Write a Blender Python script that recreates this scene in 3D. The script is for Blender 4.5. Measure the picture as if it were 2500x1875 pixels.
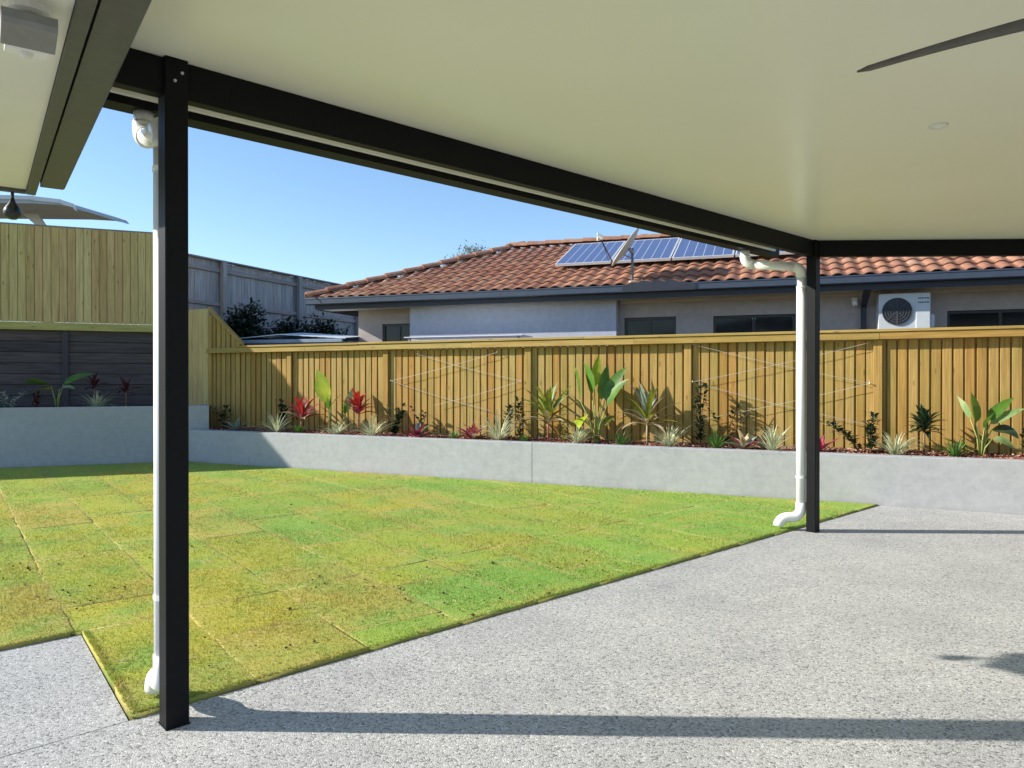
import bpy, math, random
import numpy as np
from mathutils import Vector, Matrix, Euler, noise

R = math.radians
rnd = random.Random(7)
scene = bpy.context.scene
col = scene.collection
for o in list(bpy.data.objects):
    bpy.data.objects.remove(o)

# ------------------------------------------------------------------ camera
cam = bpy.data.cameras.new('camera')
cam.sensor_width = 36.0
cam.lens = 25.92
cam.clip_start = 0.05
cam.clip_end = 3000
camo = bpy.data.objects.new('camera', cam)
camo.location = (0, 0, 1.4)
camo.rotation_euler = (R(90 - 0.239), 0, 0)
col.objects.link(camo)
scene.camera = camo

# ------------------------------------------------------------------ light
SUN_EL = 25.2            # degrees
SUN_TRAVEL = 91.5        # azimuth the light travels towards, clockwise from +Y
world = bpy.data.worlds.new('World')
scene.world = world
world.use_nodes = True
wn = world.node_tree.nodes
wl = world.node_tree.links
wn.clear()
sky = wn.new('ShaderNodeTexSky')
sky.sky_type = 'NISHITA'
sky.sun_disc = False
sky.sun_elevation = R(SUN_EL)
sky.sun_rotation = R(SUN_TRAVEL + 180)
sky.air_density = 1.0
sky.dust_density = 0.15
sky.ozone_density = 3.6
bg = wn.new('ShaderNodeBackground')
bg.inputs['Strength'].default_value = 0.13
wo = wn.new('ShaderNodeOutputWorld')
wl.new(sky.outputs[0], bg.inputs[0])
wl.new(bg.outputs[0], wo.inputs[0])

sun = bpy.data.lights.new('sun', 'SUN')
sun.energy = 5.0
sun.angle = R(0.5)
sun.color = (1.0, 0.95, 0.86)
suno = bpy.data.objects.new('sun', sun)
col.objects.link(suno)
d = Vector((math.sin(R(SUN_TRAVEL)) * math.cos(R(SUN_EL)), math.cos(R(SUN_TRAVEL)) * math.cos(R(SUN_EL)), -math.sin(R(SUN_EL))))
suno.rotation_euler = d.to_track_quat('-Z', 'Y').to_euler()
suno.location = (-20, 0, 20)

scene.view_settings.view_transform = 'Standard'
scene.view_settings.look = 'None'
scene.view_settings.gamma = 1
scene.view_settings.exposure = 0.76
scene.view_settings.use_curve_mapping = False
scene.cycles.max_bounces = 10
scene.cycles.diffuse_bounces = 6
scene.cycles.transparent_max_bounces = 8
scene.cycles.use_denoising = True


# ------------------------------------------------------------------ helpers
def lin(r, g, b):
    def f(c):
        c /= 255.0
        return c / 12.92 if c <= 0.04045 else ((c + 0.055) / 1.055) ** 2.4
    return (f(r), f(g), f(b))


class MB:
    def __init__(self):
        self.v, self.f = [], []

    def add(self, vs, fs):
        n = len(self.v)
        self.v += [tuple(p) for p in vs]
        self.f += [tuple(i + n for i in f) for f in fs]
        return self

    def box(self, x0, x1, y0, y1, z0, z1, M=None):
        vs = [Vector((x, y, z)) for z in (z0, z1) for y in (y0, y1) for x in (x0, x1)]
        if M is not None:
            vs = [M @ p for p in vs]
        return self.add(vs, [(0, 2, 3, 1), (4, 5, 7, 6), (0, 1, 5, 4), (2, 6, 7, 3), (0, 4, 6, 2), (1, 3, 7, 5)])

    def bbox(self, x0, x1, y0, y1, z0, z1, b=0.004, axis=2, M=None):
        """box with chamfered edges along its long axis"""
        ax = [(x0, x1), (y0, y1), (z0, z1)]
        L = ax[axis]
        A, B = [ax[i] for i in range(3) if i != axis]
        ring = [(A[0] + b, B[0]), (A[1] - b, B[0]), (A[1], B[0] + b), (A[1], B[1] - b), (A[1] - b, B[1]), (A[0] + b, B[1]), (A[0], B[1] - b), (A[0], B[0] + b)]
        if axis == 1:
            ring = ring[::-1]
        vs = []
        for l in L:
            for a, c in ring:
                p = [0, 0, 0]
                p[axis] = l
                k = [i for i in range(3) if i != axis]
                p[k[0]], p[k[1]] = a, c
                vs.append(M @ Vector(p) if M is not None else Vector(p))
        fs = [(i, (i + 1) % 8, 8 + (i + 1) % 8, 8 + i) for i in range(8)]
        fs += [tuple(range(7, -1, -1)), tuple(range(8, 16))]
        return self.add(vs, fs)

    def prism(self, poly, z0, z1):
        n = len(poly)
        a = sum(poly[i][0] * poly[(i + 1) % n][1] - poly[(i + 1) % n][0] * poly[i][1] for i in range(n))
        if a < 0:
            poly = poly[::-1]
        vs = [(p[0], p[1], z0) for p in poly] + [(p[0], p[1], z1) for p in poly]
        fs = [tuple(range(n - 1, -1, -1)), tuple(range(n, 2 * n))]
        fs += [(i, (i + 1) % n, n + (i + 1) % n, n + i) for i in range(n)]
        return self.add(vs, fs)

    def extrude_x(self, prof, x0, x1):
        """profile in (y,z), counter-clockwise seen from +x, run along x"""
        n = len(prof)
        vs = [(x0, p[0], p[1]) for p in prof] + [(x1, p[0], p[1]) for p in prof]
        fs = [tuple(range(n - 1, -1, -1)), tuple(range(n, 2 * n))]
        fs += [(i, (i + 1) % n, n + (i + 1) % n, n + i) for i in range(n)]
        return self.add(vs, fs)

    def tube(self, pts, rad, n=10, cap=True):
        pts = [Vector(p) for p in pts]
        rads = rad if isinstance(rad, (list, tuple)) else [rad] * len(pts)
        T = []
        for i in range(len(pts)):
            a = pts[max(i - 1, 0)]
            b = pts[min(i + 1, len(pts) - 1)]
            T.append((b - a).normalized())
        up = Vector((0, 0, 1)) if abs(T[0].z) < 0.9 else Vector((1, 0, 0))
        nrm = T[0].cross(up).normalized()
        vs = []
        for i, p in enumerate(pts):
            nrm = (nrm - T[i] * nrm.dot(T[i])).normalized()
            bi = T[i].cross(nrm)
            for k in range(n):
                a = 2 * math.pi * k / n
                vs.append(p + (nrm * math.cos(a) + bi * math.sin(a)) * rads[i])
        fs = []
        for i in range(len(pts) - 1):
            for k in range(n):
                a, b = i * n + k, i * n + (k + 1) % n
                fs.append((a, b, b + n, a + n))
        if cap:
            fs.append(tuple(range(n - 1, -1, -1)))
            fs.append(tuple(range((len(pts) - 1) * n, len(pts) * n)))
        return self.add(vs, fs)

    def disc(self, c, r, h, n=24, axis='z', r2=None):
        r2 = r if r2 is None else r2
        c = Vector(c)
        vs = []
        for j, (hh, rr) in enumerate(((0, r), (h, r2))):
            for k in range(n):
                a = 2 * math.pi * k / n
                if axis == 'z':
                    vs.append(c + Vector((rr * math.cos(a), rr * math.sin(a), hh)))
                elif axis == 'y':
                    vs.append(c + Vector((rr * math.cos(a), -hh, rr * math.sin(a))))
                else:
                    vs.append(c + Vector((hh, rr * math.cos(a), rr * math.sin(a))))
        fs = [tuple(range(n - 1, -1, -1)), tuple(range(n, 2 * n))]
        fs += [(i, (i + 1) % n, n + (i + 1) % n, n + i) for i in range(n)]
        return self.add(vs, fs)

    def lathe(self, prof, c, n=20):
        vs, fs = [], []
        for r, z in prof:
            for k in range(n):
                a = 2 * math.pi * k / n
                vs.append((c[0] + r * math.cos(a), c[1] + r * math.sin(a), c[2] + z))
        for i in range(len(prof) - 1):
            for k in range(n):
                a, b = i * n + k, i * n + (k + 1) % n
                fs.append((a, b, b + n, a + n))
        return self.add(vs, fs)

    def mesh(self, name, smooth=False):
        me = bpy.data.meshes.new(name)
        me.from_pydata([tuple(p) for p in self.v], [], self.f)
        me.update()
        if smooth:
            me.polygons.foreach_set('use_smooth', [True] * len(me.polygons))
        return me


def tag(o, label=None, cat=None, group=None, kind=None):
    if label:
        o['label'] = label
    if cat:
        o['category'] = cat
    if group:
        o['group'] = group
    if kind:
        o['kind'] = kind
    return o


def root(name, label, cat, loc=(0, 0, 0), rz=0.0, group=None):
    o = bpy.data.objects.new(name, None)
    o.empty_display_size = 0.2
    o.location = loc
    o.rotation_euler = (0, 0, rz)
    col.objects.link(o)
    return tag(o, label, cat, group)


def obj(name, mb, m, parent=None, loc=None, rot=None, smooth=False):
    me = mb.mesh(name, smooth) if isinstance(mb, MB) else mb
    o = bpy.data.objects.new(name, me)
    col.objects.link(o)
    if m is not None and not me.materials:
        me.materials.append(m)
    if parent is not None:
        o.parent = parent
    if loc is not None:
        o.location = loc
    if rot is not None:
        o.rotation_euler = rot
    return o


# ------------------------------------------------------------------ materials
class Mat:
    def __init__(self, name, rough=0.6, spec=0.4, metal=0.0):
        self.m = bpy.data.materials.new(name)
        self.m.use_nodes = True
        self.n = self.m.node_tree.nodes
        self.l = self.m.node_tree.links
        self.b = self.n['Principled BSDF']
        self.out = self.n['Material Output']
        self.b.inputs['Roughness'].default_value = rough
        self.b.inputs['Specular IOR Level'].default_value = spec
        self.b.inputs['Metallic'].default_value = metal

    def new(self, t, **kw):
        nd = self.n.new(t)
        for k, v in kw.items():
            if hasattr(nd, k) and not k[0].isupper():
                setattr(nd, k, v)
            else:
                nd.inputs[k].default_value = v
        return nd

    def link(self, a, b):
        self.l.new(a, b)

    def coord(self, kind='Object', scale=(1, 1, 1), per_object=False):
        tc = self.new('ShaderNodeTexCoord')
        src = tc.outputs[kind]
        if per_object:
            oi = self.new('ShaderNodeObjectInfo')
            mu = self.new('ShaderNodeMath', operation='MULTIPLY')
            mu.inputs[1].default_value = 57.0
            self.link(oi.outputs['Random'], mu.inputs[0])
            va = self.new('ShaderNodeVectorMath', operation='ADD')
            self.link(src, va.inputs[0])
            self.link(mu.outputs[0], va.inputs[1])
            src = va.outputs[0]
        mp = self.new('ShaderNodeMapping')
        mp.inputs['Scale'].default_value = scale
        self.link(src, mp.inputs['Vector'])
        return mp.outputs[0]

    def noise(self, co, scale, detail=4, rough=0.55):
        nd = self.new('ShaderNodeTexNoise')
        nd.inputs['Scale'].default_value = scale
        nd.inputs['Detail'].default_value = detail
        nd.inputs['Roughness'].default_value = rough
        self.link(co, nd.inputs['Vector'])
        return nd.outputs['Fac']

    def ramp(self, fac, stops, interp='LINEAR'):
        nd = self.new('ShaderNodeValToRGB')
        nd.color_ramp.interpolation = interp
        els = nd.color_ramp.elements
        while len(els) < len(stops):
            els.new(0.5)
        for e, (p, c) in zip(els, stops):
            e.position = p
            e.color = (c[0], c[1], c[2], 1) if not isinstance(c, (int, float)) else (c, c, c, 1)
        self.link(fac, nd.inputs[0])
        return nd.outputs[0]

    def mix(self, a, b, fac=0.5, mode='MIX'):
        nd = self.new('ShaderNodeMix', data_type='RGBA', blend_type=mode)
        for s, i in ((fac, 0), (a, 6), (b, 7)):
            if isinstance(s, bpy.types.NodeSocket):
                self.link(s, nd.inputs[i])
            elif isinstance(s, tuple):
                nd.inputs[i].default_value = (s[0], s[1], s[2], 1)
            else:
                nd.inputs[i].default_value = s
        return nd.outputs[2]

    def base(self, c):
        if isinstance(c, tuple):
            self.b.inputs['Base Color'].default_value = (c[0], c[1], c[2], 1)
        else:
            self.link(c, self.b.inputs['Base Color'])

    def bump(self, h, strength=0.3, dist=0.01):
        nd = self.new('ShaderNodeBump')
        nd.inputs['Strength'].default_value = strength
        nd.inputs['Distance'].default_value = dist
        self.link(h, nd.inputs['Height'])
        self.link(nd.outputs[0], self.b.inputs['Normal'])

    def translucent(self, c, amt):
        tr = self.new('ShaderNodeBsdfTranslucent')
        if isinstance(c, tuple):
            tr.inputs[0].default_value = (c[0], c[1], c[2], 1)
        else:
            self.link(c, tr.inputs[0])
        ms = self.new('ShaderNodeMixShader')
        ms.inputs[0].default_value = amt
        self.link(self.b.outputs[0], ms.inputs[1])
        self.link(tr.outputs[0], ms.inputs[2])
        self.link(ms.outputs[0], self.out.inputs[0])


def mul(c, k):
    return (c[0] * k, c[1] * k, c[2] * k)


def paint(name, c, rough=0.5, spec=0.4, var=0.08, scale=6.0, bump=0.0, bscale=200.0, metal=0.0, per_object=False):
    m = Mat(name, rough, spec, metal)
    co = m.coord('Object', per_object=per_object)
    n = m.noise(co, scale, 5)
    m.base(m.ramp(n, [(0.3, mul(c, 1 - var)), (0.7, mul(c, 1 + var))]))
    if bump:
        m.bump(m.noise(co, bscale, 3), bump, 0.004)
    return m.m


def wood(name, cols, axis=2, dark=0.55, rough=0.75, green=None, knots=True):
    """sawn timber; cols = list of board colours picked per board"""
    m = Mat(name, rough, 0.2)
    sc = [26, 26, 26]
    sc[axis] = 1.1
    co = m.coord('Object', tuple(sc), True)
    oi = m.new('ShaderNodeObjectInfo')
    k = len(cols)
    basec = m.ramp(oi.outputs['Random'], [(i / max(k - 1, 1), c) for i, c in enumerate(cols)])
    g = m.noise(co, 1.6, 6, 0.62)
    grain = m.ramp(g, [(0.28, (dark, dark * 0.97, dark * 0.9)), (0.62, (1.05, 1.05, 1.05))])
    c = m.mix(basec, grain, 1.0, 'MULTIPLY')
    co2 = m.coord('Object', (1, 1, 1), True)
    bl = m.noise(co2, 2.3, 3)
    if green:
        c = m.mix(c, green, m.ramp(bl, [(0.5, 0.0), (0.8, 0.4)]))
    if knots:
        sk = [9, 9, 9]
        sk[axis] = 2.6
        vo = m.new('ShaderNodeTexVoronoi')
        vo.inputs['Scale'].default_value = 1.0
        m.link(m.coord('Object', tuple(sk), True), vo.inputs['Vector'])
        kn = m.ramp(vo.outputs['Distance'], [(0.05, 0.75), (0.14, 0.0)])
        c = m.mix(c, mul(cols[0], 0.35), kn)
    m.base(c)
    m.bump(g, 0.35, 0.003)
    return m.m


PINE = [lin(196, 148, 84), lin(206, 172, 110), lin(188, 162, 98), lin(204, 160, 94), lin(198, 172, 112), lin(190, 146, 82)]
PINE = [(c[0] * 0.76, c[1] * 0.75, c[2] * 0.66) for c in PINE]
M = {}
M['pine'] = wood('treated_pine', PINE, 2, 0.62, green=mul(lin(150, 150, 72), 0.7))
M['pine_x'] = wood('treated_pine_rail', PINE[1:5], 0, 0.66, green=mul(lin(160, 156, 84), 0.7))
M['tallpine'] = wood('treated_pine_tall', [lin(200, 170, 112), lin(216, 192, 134), lin(202, 166, 114), lin(210, 190, 126), lin(190, 156, 102)], 2, 0.6, green=lin(204, 178, 120))
M['tallpine_x'] = wood('treated_pine_tall_rail', [mul(lin(196, 186, 112), .95), mul(lin(186, 168, 100), .95)], 0, 0.66, green=mul(lin(176, 178, 90), 0.8))
M['greywood'] = wood('weathered_timber', [lin(150, 150, 154), lin(168, 168, 172), lin(158, 154, 156)], 2, 0.55, knots=False)
M['greywood_x'] = wood('weathered_timber_rail', [lin(150, 146, 148), lin(160, 152, 152)], 0, 0.55, knots=False)
M['sleeper'] = wood('dark_sleeper', [lin(88, 78, 76), lin(100, 88, 84), lin(80, 74, 76)], 0, 0.45, knots=False)
M['charcoal'] = paint('charcoal_powdercoat', (0.007, 0.0072, 0.008), 0.5, 0.12, 0.12, 30)
M['eave_dark'] = paint('dark_grey_fascia', (0.088, 0.086, 0.080), 0.5, 0.4, 0.1, 20)
M['steel_dark'] = paint('painted_steel', (0.05, 0.04, 0.045), 0.55, 0.4)
M['pvc'] = paint('white_pvc', (0.80, 0.80, 0.78), 0.32, 0.5, 0.03, 5)
M['white_plastic'] = paint('white_plastic', (0.78, 0.77, 0.72), 0.4, 0.5, 0.03)
M['grey_plastic'] = paint('grey_plastic', (0.20, 0.20, 0.19), 0.45, 0.5, 0.08, 40)
M['black_plastic'] = paint('black_plastic', (0.015, 0.016, 0.018), 0.3, 0.5)
M['zinc'] = paint('zinc_bolt', (0.6, 0.6, 0.6), 0.3, 0.5, 0.05, 40, metal=0.8)
M['soffit'] = paint('soffit_paint', (0.74, 0.72, 0.62), 0.6, 0.3, 0.03, 3)
M['blade'] = paint('fan_blade', (0.085, 0.078, 0.068), 0.5, 0.4, 0.25, 12)
M['soil'] = paint('garden_soil', (0.055, 0.034, 0.024), 0.95, 0.1, 0.4, 18, bump=0.8, bscale=40)
M['lawnsoil'] = paint('lawn_soil', (0.20, 0.145, 0.06), 0.95, 0.1, 0.4, 14, bump=0.8, bscale=40)
M['earth'] = paint('earth', (0.10, 0.085, 0.05), 0.95, 0.1, 0.3, 0.8)


def ceiling_mat():
    m = Mat('ceiling_panel', 0.30, 0.35)
    co = m.coord('Object')
    n = m.noise(co, 0.8, 3)
    m.base(m.ramp(n, [(0.3, (0.78, 0.76, 0.59)), (0.7, (0.82, 0.80, 0.64))]))
    m.bump(m.noise(co, 14.0, 2), 0.02, 0.004)
    return m.m


M['ceiling'] = ceiling_mat()


def render_wall(name, a, b):
    m = Mat(name, 0.85, 0.2)
    co = m.coord('Object')
    n1 = m.noise(co, 1.1, 4, 0.6)
    n2 = m.noise(co, 11.0, 5, 0.7)
    c = m.ramp(n1, [(0.3, a), (0.7, b)])
    c = m.mix(c, m.ramp(n2, [(0.3, (0.88, 0.88, 0.88)), (0.7, (1.06, 1.06, 1.05))]), 1.0, 'MULTIPLY')
    tw = m.noise(m.coord('Object', (0.9, 0.9, 14.0)), 1.6, 5, 0.65)
    c = m.mix(c, m.ramp(tw, [(0.35, (0.975, 0.975, 0.975)), (0.65, (1.02, 1.02, 1.02))]), 1.0, 'MULTIPLY')
    # splash stain just above the ground
    sx = m.new('ShaderNodeSeparateXYZ')
    tc = m.new('ShaderNodeTexCoord')
    m.link(tc.outputs['Object'], sx.inputs[0])
    ad = m.new('ShaderNodeMath', operation='MULTIPLY_ADD')
    ad.inputs[1].default_value = 0.10
    m.link(n2, ad.inputs[0])
    m.link(sx.outputs[2], ad.inputs[2])
    c = m.mix(c, mul(a, 0.72), m.ramp(ad.outputs[0], [(0.03, 0.4), (0.13, 0.0)]))
    m.base(c)
    m.bump(m.noise(co, 90.0, 4), 0.25, 0.004)
    return m.m


M['wall'] = render_wall('rendered_wall', (0.375, 0.380, 0.392), (0.415, 0.420, 0.430))
M['stucco_blue_shade'] = render_wall('blue_shaded_stucco', (0.47, 0.475, 0.55), (0.52, 0.525, 0.60))  # neighbour wall finish with the bluish shade put into its colour
M['stucco'] = render_wall('neighbour_stucco', (0.43, 0.365, 0.335), (0.48, 0.41, 0.375))


def aggregate():
    m = Mat('exposed_aggregate', 0.75, 0.3)
    co = m.coord('Object')
    dn = m.new('ShaderNodeTexNoise')
    dn.inputs['Scale'].default_value = 90
    m.link(co, dn.inputs['Vector'])
    wp = m.new('ShaderNodeVectorMath', operation='MULTIPLY_ADD')
    wp.inputs[1].default_value = (0.006, 0.006, 0.006)
    m.link(dn.outputs['Color'], wp.inputs[0])
    m.link(co, wp.inputs[2])
    vo = m.new('ShaderNodeTexVoronoi')
    vo.inputs['Scale'].default_value = 108
    m.link(wp.outputs[0], vo.inputs['Vector'])
    sp = m.new('ShaderNodeSeparateColor')
    m.link(vo.outputs['Color'], sp.inputs[0])
    st = m.ramp(sp.outputs[0], [(0.0, (0.14, 0.14, 0.142)), (0.09, (0.21, 0.206, 0.196)), (0.24, (0.385, 0.378, 0.36)), (0.55, (0.465, 0.457, 0.435)), (0.85, (0.545, 0.535, 0.51)), (1.0, (0.70, 0.69, 0.66))])
    e = m.new('ShaderNodeTexVoronoi', feature='DISTANCE_TO_EDGE')
    e.inputs['Scale'].default_value = 108
    m.link(wp.outputs[0], e.inputs['Vector'])
    c = m.mix((0.44, 0.432, 0.41), st, m.ramp(e.outputs['Distance'], [(0.02, 0.0), (0.09, 1.0)]))
    big = m.noise(co, 1.3, 5, 0.6)
    c = m.mix(c, m.ramp(big, [(0.3, (0.84, 0.84, 0.85)), (0.7, (1.07, 1.065, 1.045))]), 1.0, 'MULTIPLY')
    m.base(c)
    m.bump(e.outputs['Distance'], 0.55, 0.006)
    return m.m


M['aggregate'] = aggregate()


def attr_mat(name, rough, spec, noise_scale, lo, hi, transl=0.0, bump=0.0, bscale=120, patch=False):
    m = Mat(name, rough, spec)
    at = m.new('ShaderNodeVertexColor')
    at.layer_name = 'Col'
    co = m.coord('Object')
    n = m.noise(co, noise_scale, 6, 0.68)
    c0 = at.outputs[0]
    if patch:                       # thin, yellowed and lush spots of a freshly laid lawn
        c0 = m.mix(c0, (0.50, 0.40, 0.10), m.ramp(m.noise(co, 1.7, 6, 0.62), [(0.52, 0.0), (0.70, 0.65)]))
        c0 = m.mix(c0, (0.25, 0.385, 0.085), m.ramp(m.noise(m.coord('Object', (1.0, 1.0, 3.0)), 2.3, 6, 0.6), [(0.48, 0.0), (0.68, 0.75)]))
        c0 = m.mix(c0, (0.58, 0.45, 0.20), m.ramp(m.noise(co, 7.5, 6, 0.7), [(0.56, 0.0), (0.72, 0.65)]))
    c = m.mix(c0, m.ramp(n, [(0.25, (lo, lo, lo)), (0.75, (hi, hi, hi))]), 1.0, 'MULTIPLY')
    m.base(c)
    if bump:
        m.bump(m.noise(co, bscale, 5, 0.7), bump, 0.02)
    if transl:
        m.translucent(c, transl)
    return m.m


M['turf'] = attr_mat('turf', 0.9, 0.1, 60, 0.84, 1.16, bump=0.55, bscale=90, patch=True)
M['grass'] = attr_mat('grass_blades', 0.7, 0.15, 30, 0.75, 1.2, transl=0.3, patch=True)
M['chips'] = attr_mat('bark_chips', 0.9, 0.1, 60, 0.7, 1.3)


def tile_mat():
    m = Mat('terracotta_tile', 0.72, 0.25)
    oi = m.new('ShaderNodeObjectInfo')
    isl = m.new('ShaderNodeNewGeometry')
    # joined tiles vary per island, single tiles per object
    ad = m.new('ShaderNodeMath', operation='ADD')
    m.link(oi.outputs['Random'], ad.inputs[0])
    m.link(isl.outputs['Random Per Island'], ad.inputs[1])
    fr = m.new('ShaderNodeMath', operation='FRACT')
    m.link(ad.outputs[0], fr.inputs[0])
    c = m.ramp(fr.outputs[0], [(0.0, lin(146, 102, 82)), (0.3, lin(162, 114, 92)), (0.55, lin(176, 130, 104)), (0.8, lin(156, 112, 92)), (1.0, lin(176, 138, 114))])
    co = m.coord('Object', per_object=True)
    n = m.noise(co, 9, 5, 0.65)
    c = m.mix(c, m.ramp(n, [(0.3, (0.62, 0.60, 0.58)), (0.65, (1.08, 1.06, 1.04))]), 1.0, 'MULTIPLY')
    m.base(c)
    m.bump(n, 0.2, 0.004)
    return m.m


M['tile'] = tile_mat()
M['underlay'] = paint('roof_underlay', (0.10, 0.05, 0.035), 0.9, 0.1)
M['gutter_blue'] = paint('dark_blue_grey_gutter', (0.05, 0.064, 0.095), 0.35, 0.5, 0.1, 8)
M['fascia_dark'] = paint('dark_fascia_board', (0.03, 0.033, 0.05), 0.5, 0.4)
M['soffit_cream'] = paint('cream_soffit', (0.62, 0.55, 0.46), 0.7, 0.2, 0.05, 4)
M['winframe'] = paint('dark_aluminium', (0.03, 0.028, 0.028), 0.4, 0.5)


def glass_dark(name, c=(0.012, 0.013, 0.015)):
    m = Mat(name, 0.08, 0.28)
    co = m.coord('Object')
    m.base(m.ramp(m.noise(co, 1.5, 2), [(0.35, c), (0.65, mul(c, 2.2))]))
    return m.m


M['glass'] = glass_dark('window_glass')
M['alu'] = paint('aluminium_frame', (0.72, 0.73, 0.74), 0.35, 0.5, 0.04, 8, metal=0.35)


def solar_mat():
    m = Mat('solar_cells', 0.12, 0.55)
    co = m.coord('Object')
    sx = m.new('ShaderNodeSeparateXYZ')
    m.link(co, sx.inputs[0])
    lines = []
    for ax, per, w in ((0, 0.1575, 0.035), (1, 0.1575, 0.022)):
        dv = m.new('ShaderNodeMath', operation='DIVIDE')
        dv.inputs[1].default_value = per
        m.link(sx.outputs[ax], dv.inputs[0])
        fr = m.new('ShaderNodeMath', operation='FRACT')
        m.link(dv.outputs[0], fr.inputs[0])
        ab = m.new('ShaderNodeMath', operation='SUBTRACT')
        ab.inputs[1].default_value = 0.5
        m.link(fr.outputs[0], ab.inputs[0])
        ab2 = m.new('ShaderNodeMath', operation='ABSOLUTE')
        m.link(ab.outputs[0], ab2.inputs[0])
        gt = m.new('ShaderNodeMath', operation='GREATER_THAN')
        gt.inputs[1].default_value = 0.5 - w
        m.link(ab2.outputs[0], gt.inputs[0])
        lines.append(gt.outputs[0])
    n = m.noise(co, 30, 3)
    cell = m.ramp(n, [(0.3, (0.07, 0.10, 0.21)), (0.7, (0.10, 0.135, 0.27))])  # cell blue lightened to carry the sky reflection in its colour
    c = m.mix(cell, (0.09, 0.13, 0.22), lines[1])
    c = m.mix(c, (0.45, 0.50, 0.60), lines[0])
    m.base(c)
    return m.m


M['solar'] = solar_mat()
M['mast'] = paint('dark_galvanised', (0.16, 0.18, 0.20), 0.5, 0.4, 0.15, 20)
M['dish'] = paint('dish_paint', (0.58, 0.56, 0.50), 0.5, 0.4, 0.06, 8)
M['galv'] = paint('galvanised_steel', (0.33, 0.35, 0.38), 0.45, 0.5, 0.15, 20, metal=0.5)
M['white_roof'] = paint('pale_metal_roof', (0.62, 0.68, 0.74), 0.4, 0.4, 0.05, 3)
M['shed_wall'] = paint('grey_metal_wall', (0.28, 0.33, 0.40), 0.5, 0.4, 0.1, 3)
M['canopy'] = paint('grey_canopy', (0.42, 0.45, 0.46), 0.55, 0.3, 0.08, 3)
M['canopy_edge'] = paint('pale_canopy_edge', (0.66, 0.70, 0.72), 0.5, 0.3, 0.05, 3)
M['ac'] = paint('air_conditioner_casing', (0.60, 0.62, 0.63), 0.45, 0.4, 0.03)
M['grille'] = paint('dark_grille', (0.035, 0.036, 0.040), 0.5, 0.4)
M['grille_rim'] = paint('grey_grille_wire', (0.10, 0.105, 0.115), 0.5, 0.4)
M['print'] = paint('dark_print', (0.06, 0.08, 0.14), 0.6, 0.3)
M['wire'] = paint('steel_wire', (0.62, 0.60, 0.52), 0.35, 0.5, 0.05, 9, metal=0.4)


def leaf_mat(name, stops, rough=0.42, transl=0.25, scale=7.0, spec=0.45):
    m = Mat(name, rough, spec)
    co = m.coord('Object', per_object=True)
    n = m.noise(co, scale, 4)
    c = m.ramp(n, stops)
    m.base(c)
    if transl:
        m.translucent(c, transl)
    return m.m


M['lf_green'] = leaf_mat('green_leaf', [(0.3, (0.055, 0.14, 0.018)), (0.7, (0.14, 0.28, 0.03))], transl=0.35)
M['lf_lime'] = leaf_mat('lime_leaf', [(0.3, (0.16, 0.28, 0.012)), (0.6, (0.38, 0.46, 0.02)), (0.75, (0.6, 0.58, 0.03))], transl=0.4, scale=5)
M['lf_pale'] = leaf_mat('pale_green_leaf', [(0.3, (0.12, 0.25, 0.05)), (0.7, (0.42, 0.5, 0.26))], transl=0.3)
M['lf_red'] = leaf_mat('red_leaf', [(0.3, (0.18, 0.012, 0.018)), (0.6, (0.5, 0.035, 0.025)), (0.8, (0.6, 0.12, 0.03))], transl=0.35)
M['lf_pink'] = leaf_mat('pink_purple_leaf', [(0.3, (0.16, 0.015, 0.04)), (0.6, (0.42, 0.06, 0.10)), (0.8, (0.6, 0.35, 0.33))], transl=0.25)
M['lf_red_shaded'] = leaf_mat('shaded_red_leaf', [(0.3, (0.05, 0.012, 0.016)), (0.7, (0.11, 0.02, 0.026))], transl=0.1)  # red leaf with shade put into the colour, for the raised bed
M['lf_dead'] = leaf_mat('dry_straw_leaf', [(0.3, (0.32, 0.22, 0.11)), (0.7, (0.6, 0.5, 0.32))], 0.8, 0.15)
M['lf_olive'] = leaf_mat('olive_yellow_leaf', [(0.3, (0.10, 0.15, 0.02)), (0.55, (0.26, 0.27, 0.03)), (0.75, (0.52, 0.46, 0.12))], transl=0.3)
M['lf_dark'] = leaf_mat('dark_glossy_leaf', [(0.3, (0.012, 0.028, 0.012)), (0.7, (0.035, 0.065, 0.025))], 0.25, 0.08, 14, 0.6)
M['lf_spider'] = leaf_mat('striped_grass_leaf', [(0.3, (0.20, 0.28, 0.09)), (0.45, (0.48, 0.51, 0.28)), (0.65, (0.70, 0.69, 0.52))], 0.5, 0.25, 26)
M['lf_tuft'] = leaf_mat('tuft_leaf', [(0.3, (0.05, 0.14, 0.025)), (0.7, (0.13, 0.27, 0.05))], 0.5, 0.25, 12)
M['lf_silver'] = leaf_mat('silver_leaf', [(0.3, (0.16, 0.22, 0.17)), (0.7, (0.36, 0.42, 0.36))], 0.5, 0.15, 9)
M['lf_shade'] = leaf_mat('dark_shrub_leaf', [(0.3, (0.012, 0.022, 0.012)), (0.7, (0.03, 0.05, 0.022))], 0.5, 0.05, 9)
M['stem_brown'] = leaf_mat('brown_stem', [(0.3, (0.14, 0.075, 0.035)), (0.7, (0.30, 0.18, 0.09))], 0.8, 0)
M['stem_green'] = leaf_mat('green_stem', [(0.3, (0.16, 0.22, 0.04)), (0.7, (0.34, 0.36, 0.10))], 0.6, 0)
M['stem_red'] = leaf_mat('red_stem', [(0.3, (0.2, 0.03, 0.03)), (0.7, (0.4, 0.1, 0.06))], 0.6, 0)
M['clod'] = paint('soil_clod', (0.10, 0.065, 0.035), 0.95, 0.1, 0.4, 60)
M['straw'] = paint('straw', (0.42, 0.36, 0.20), 0.9, 0.1, 0.3, 60)

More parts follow.
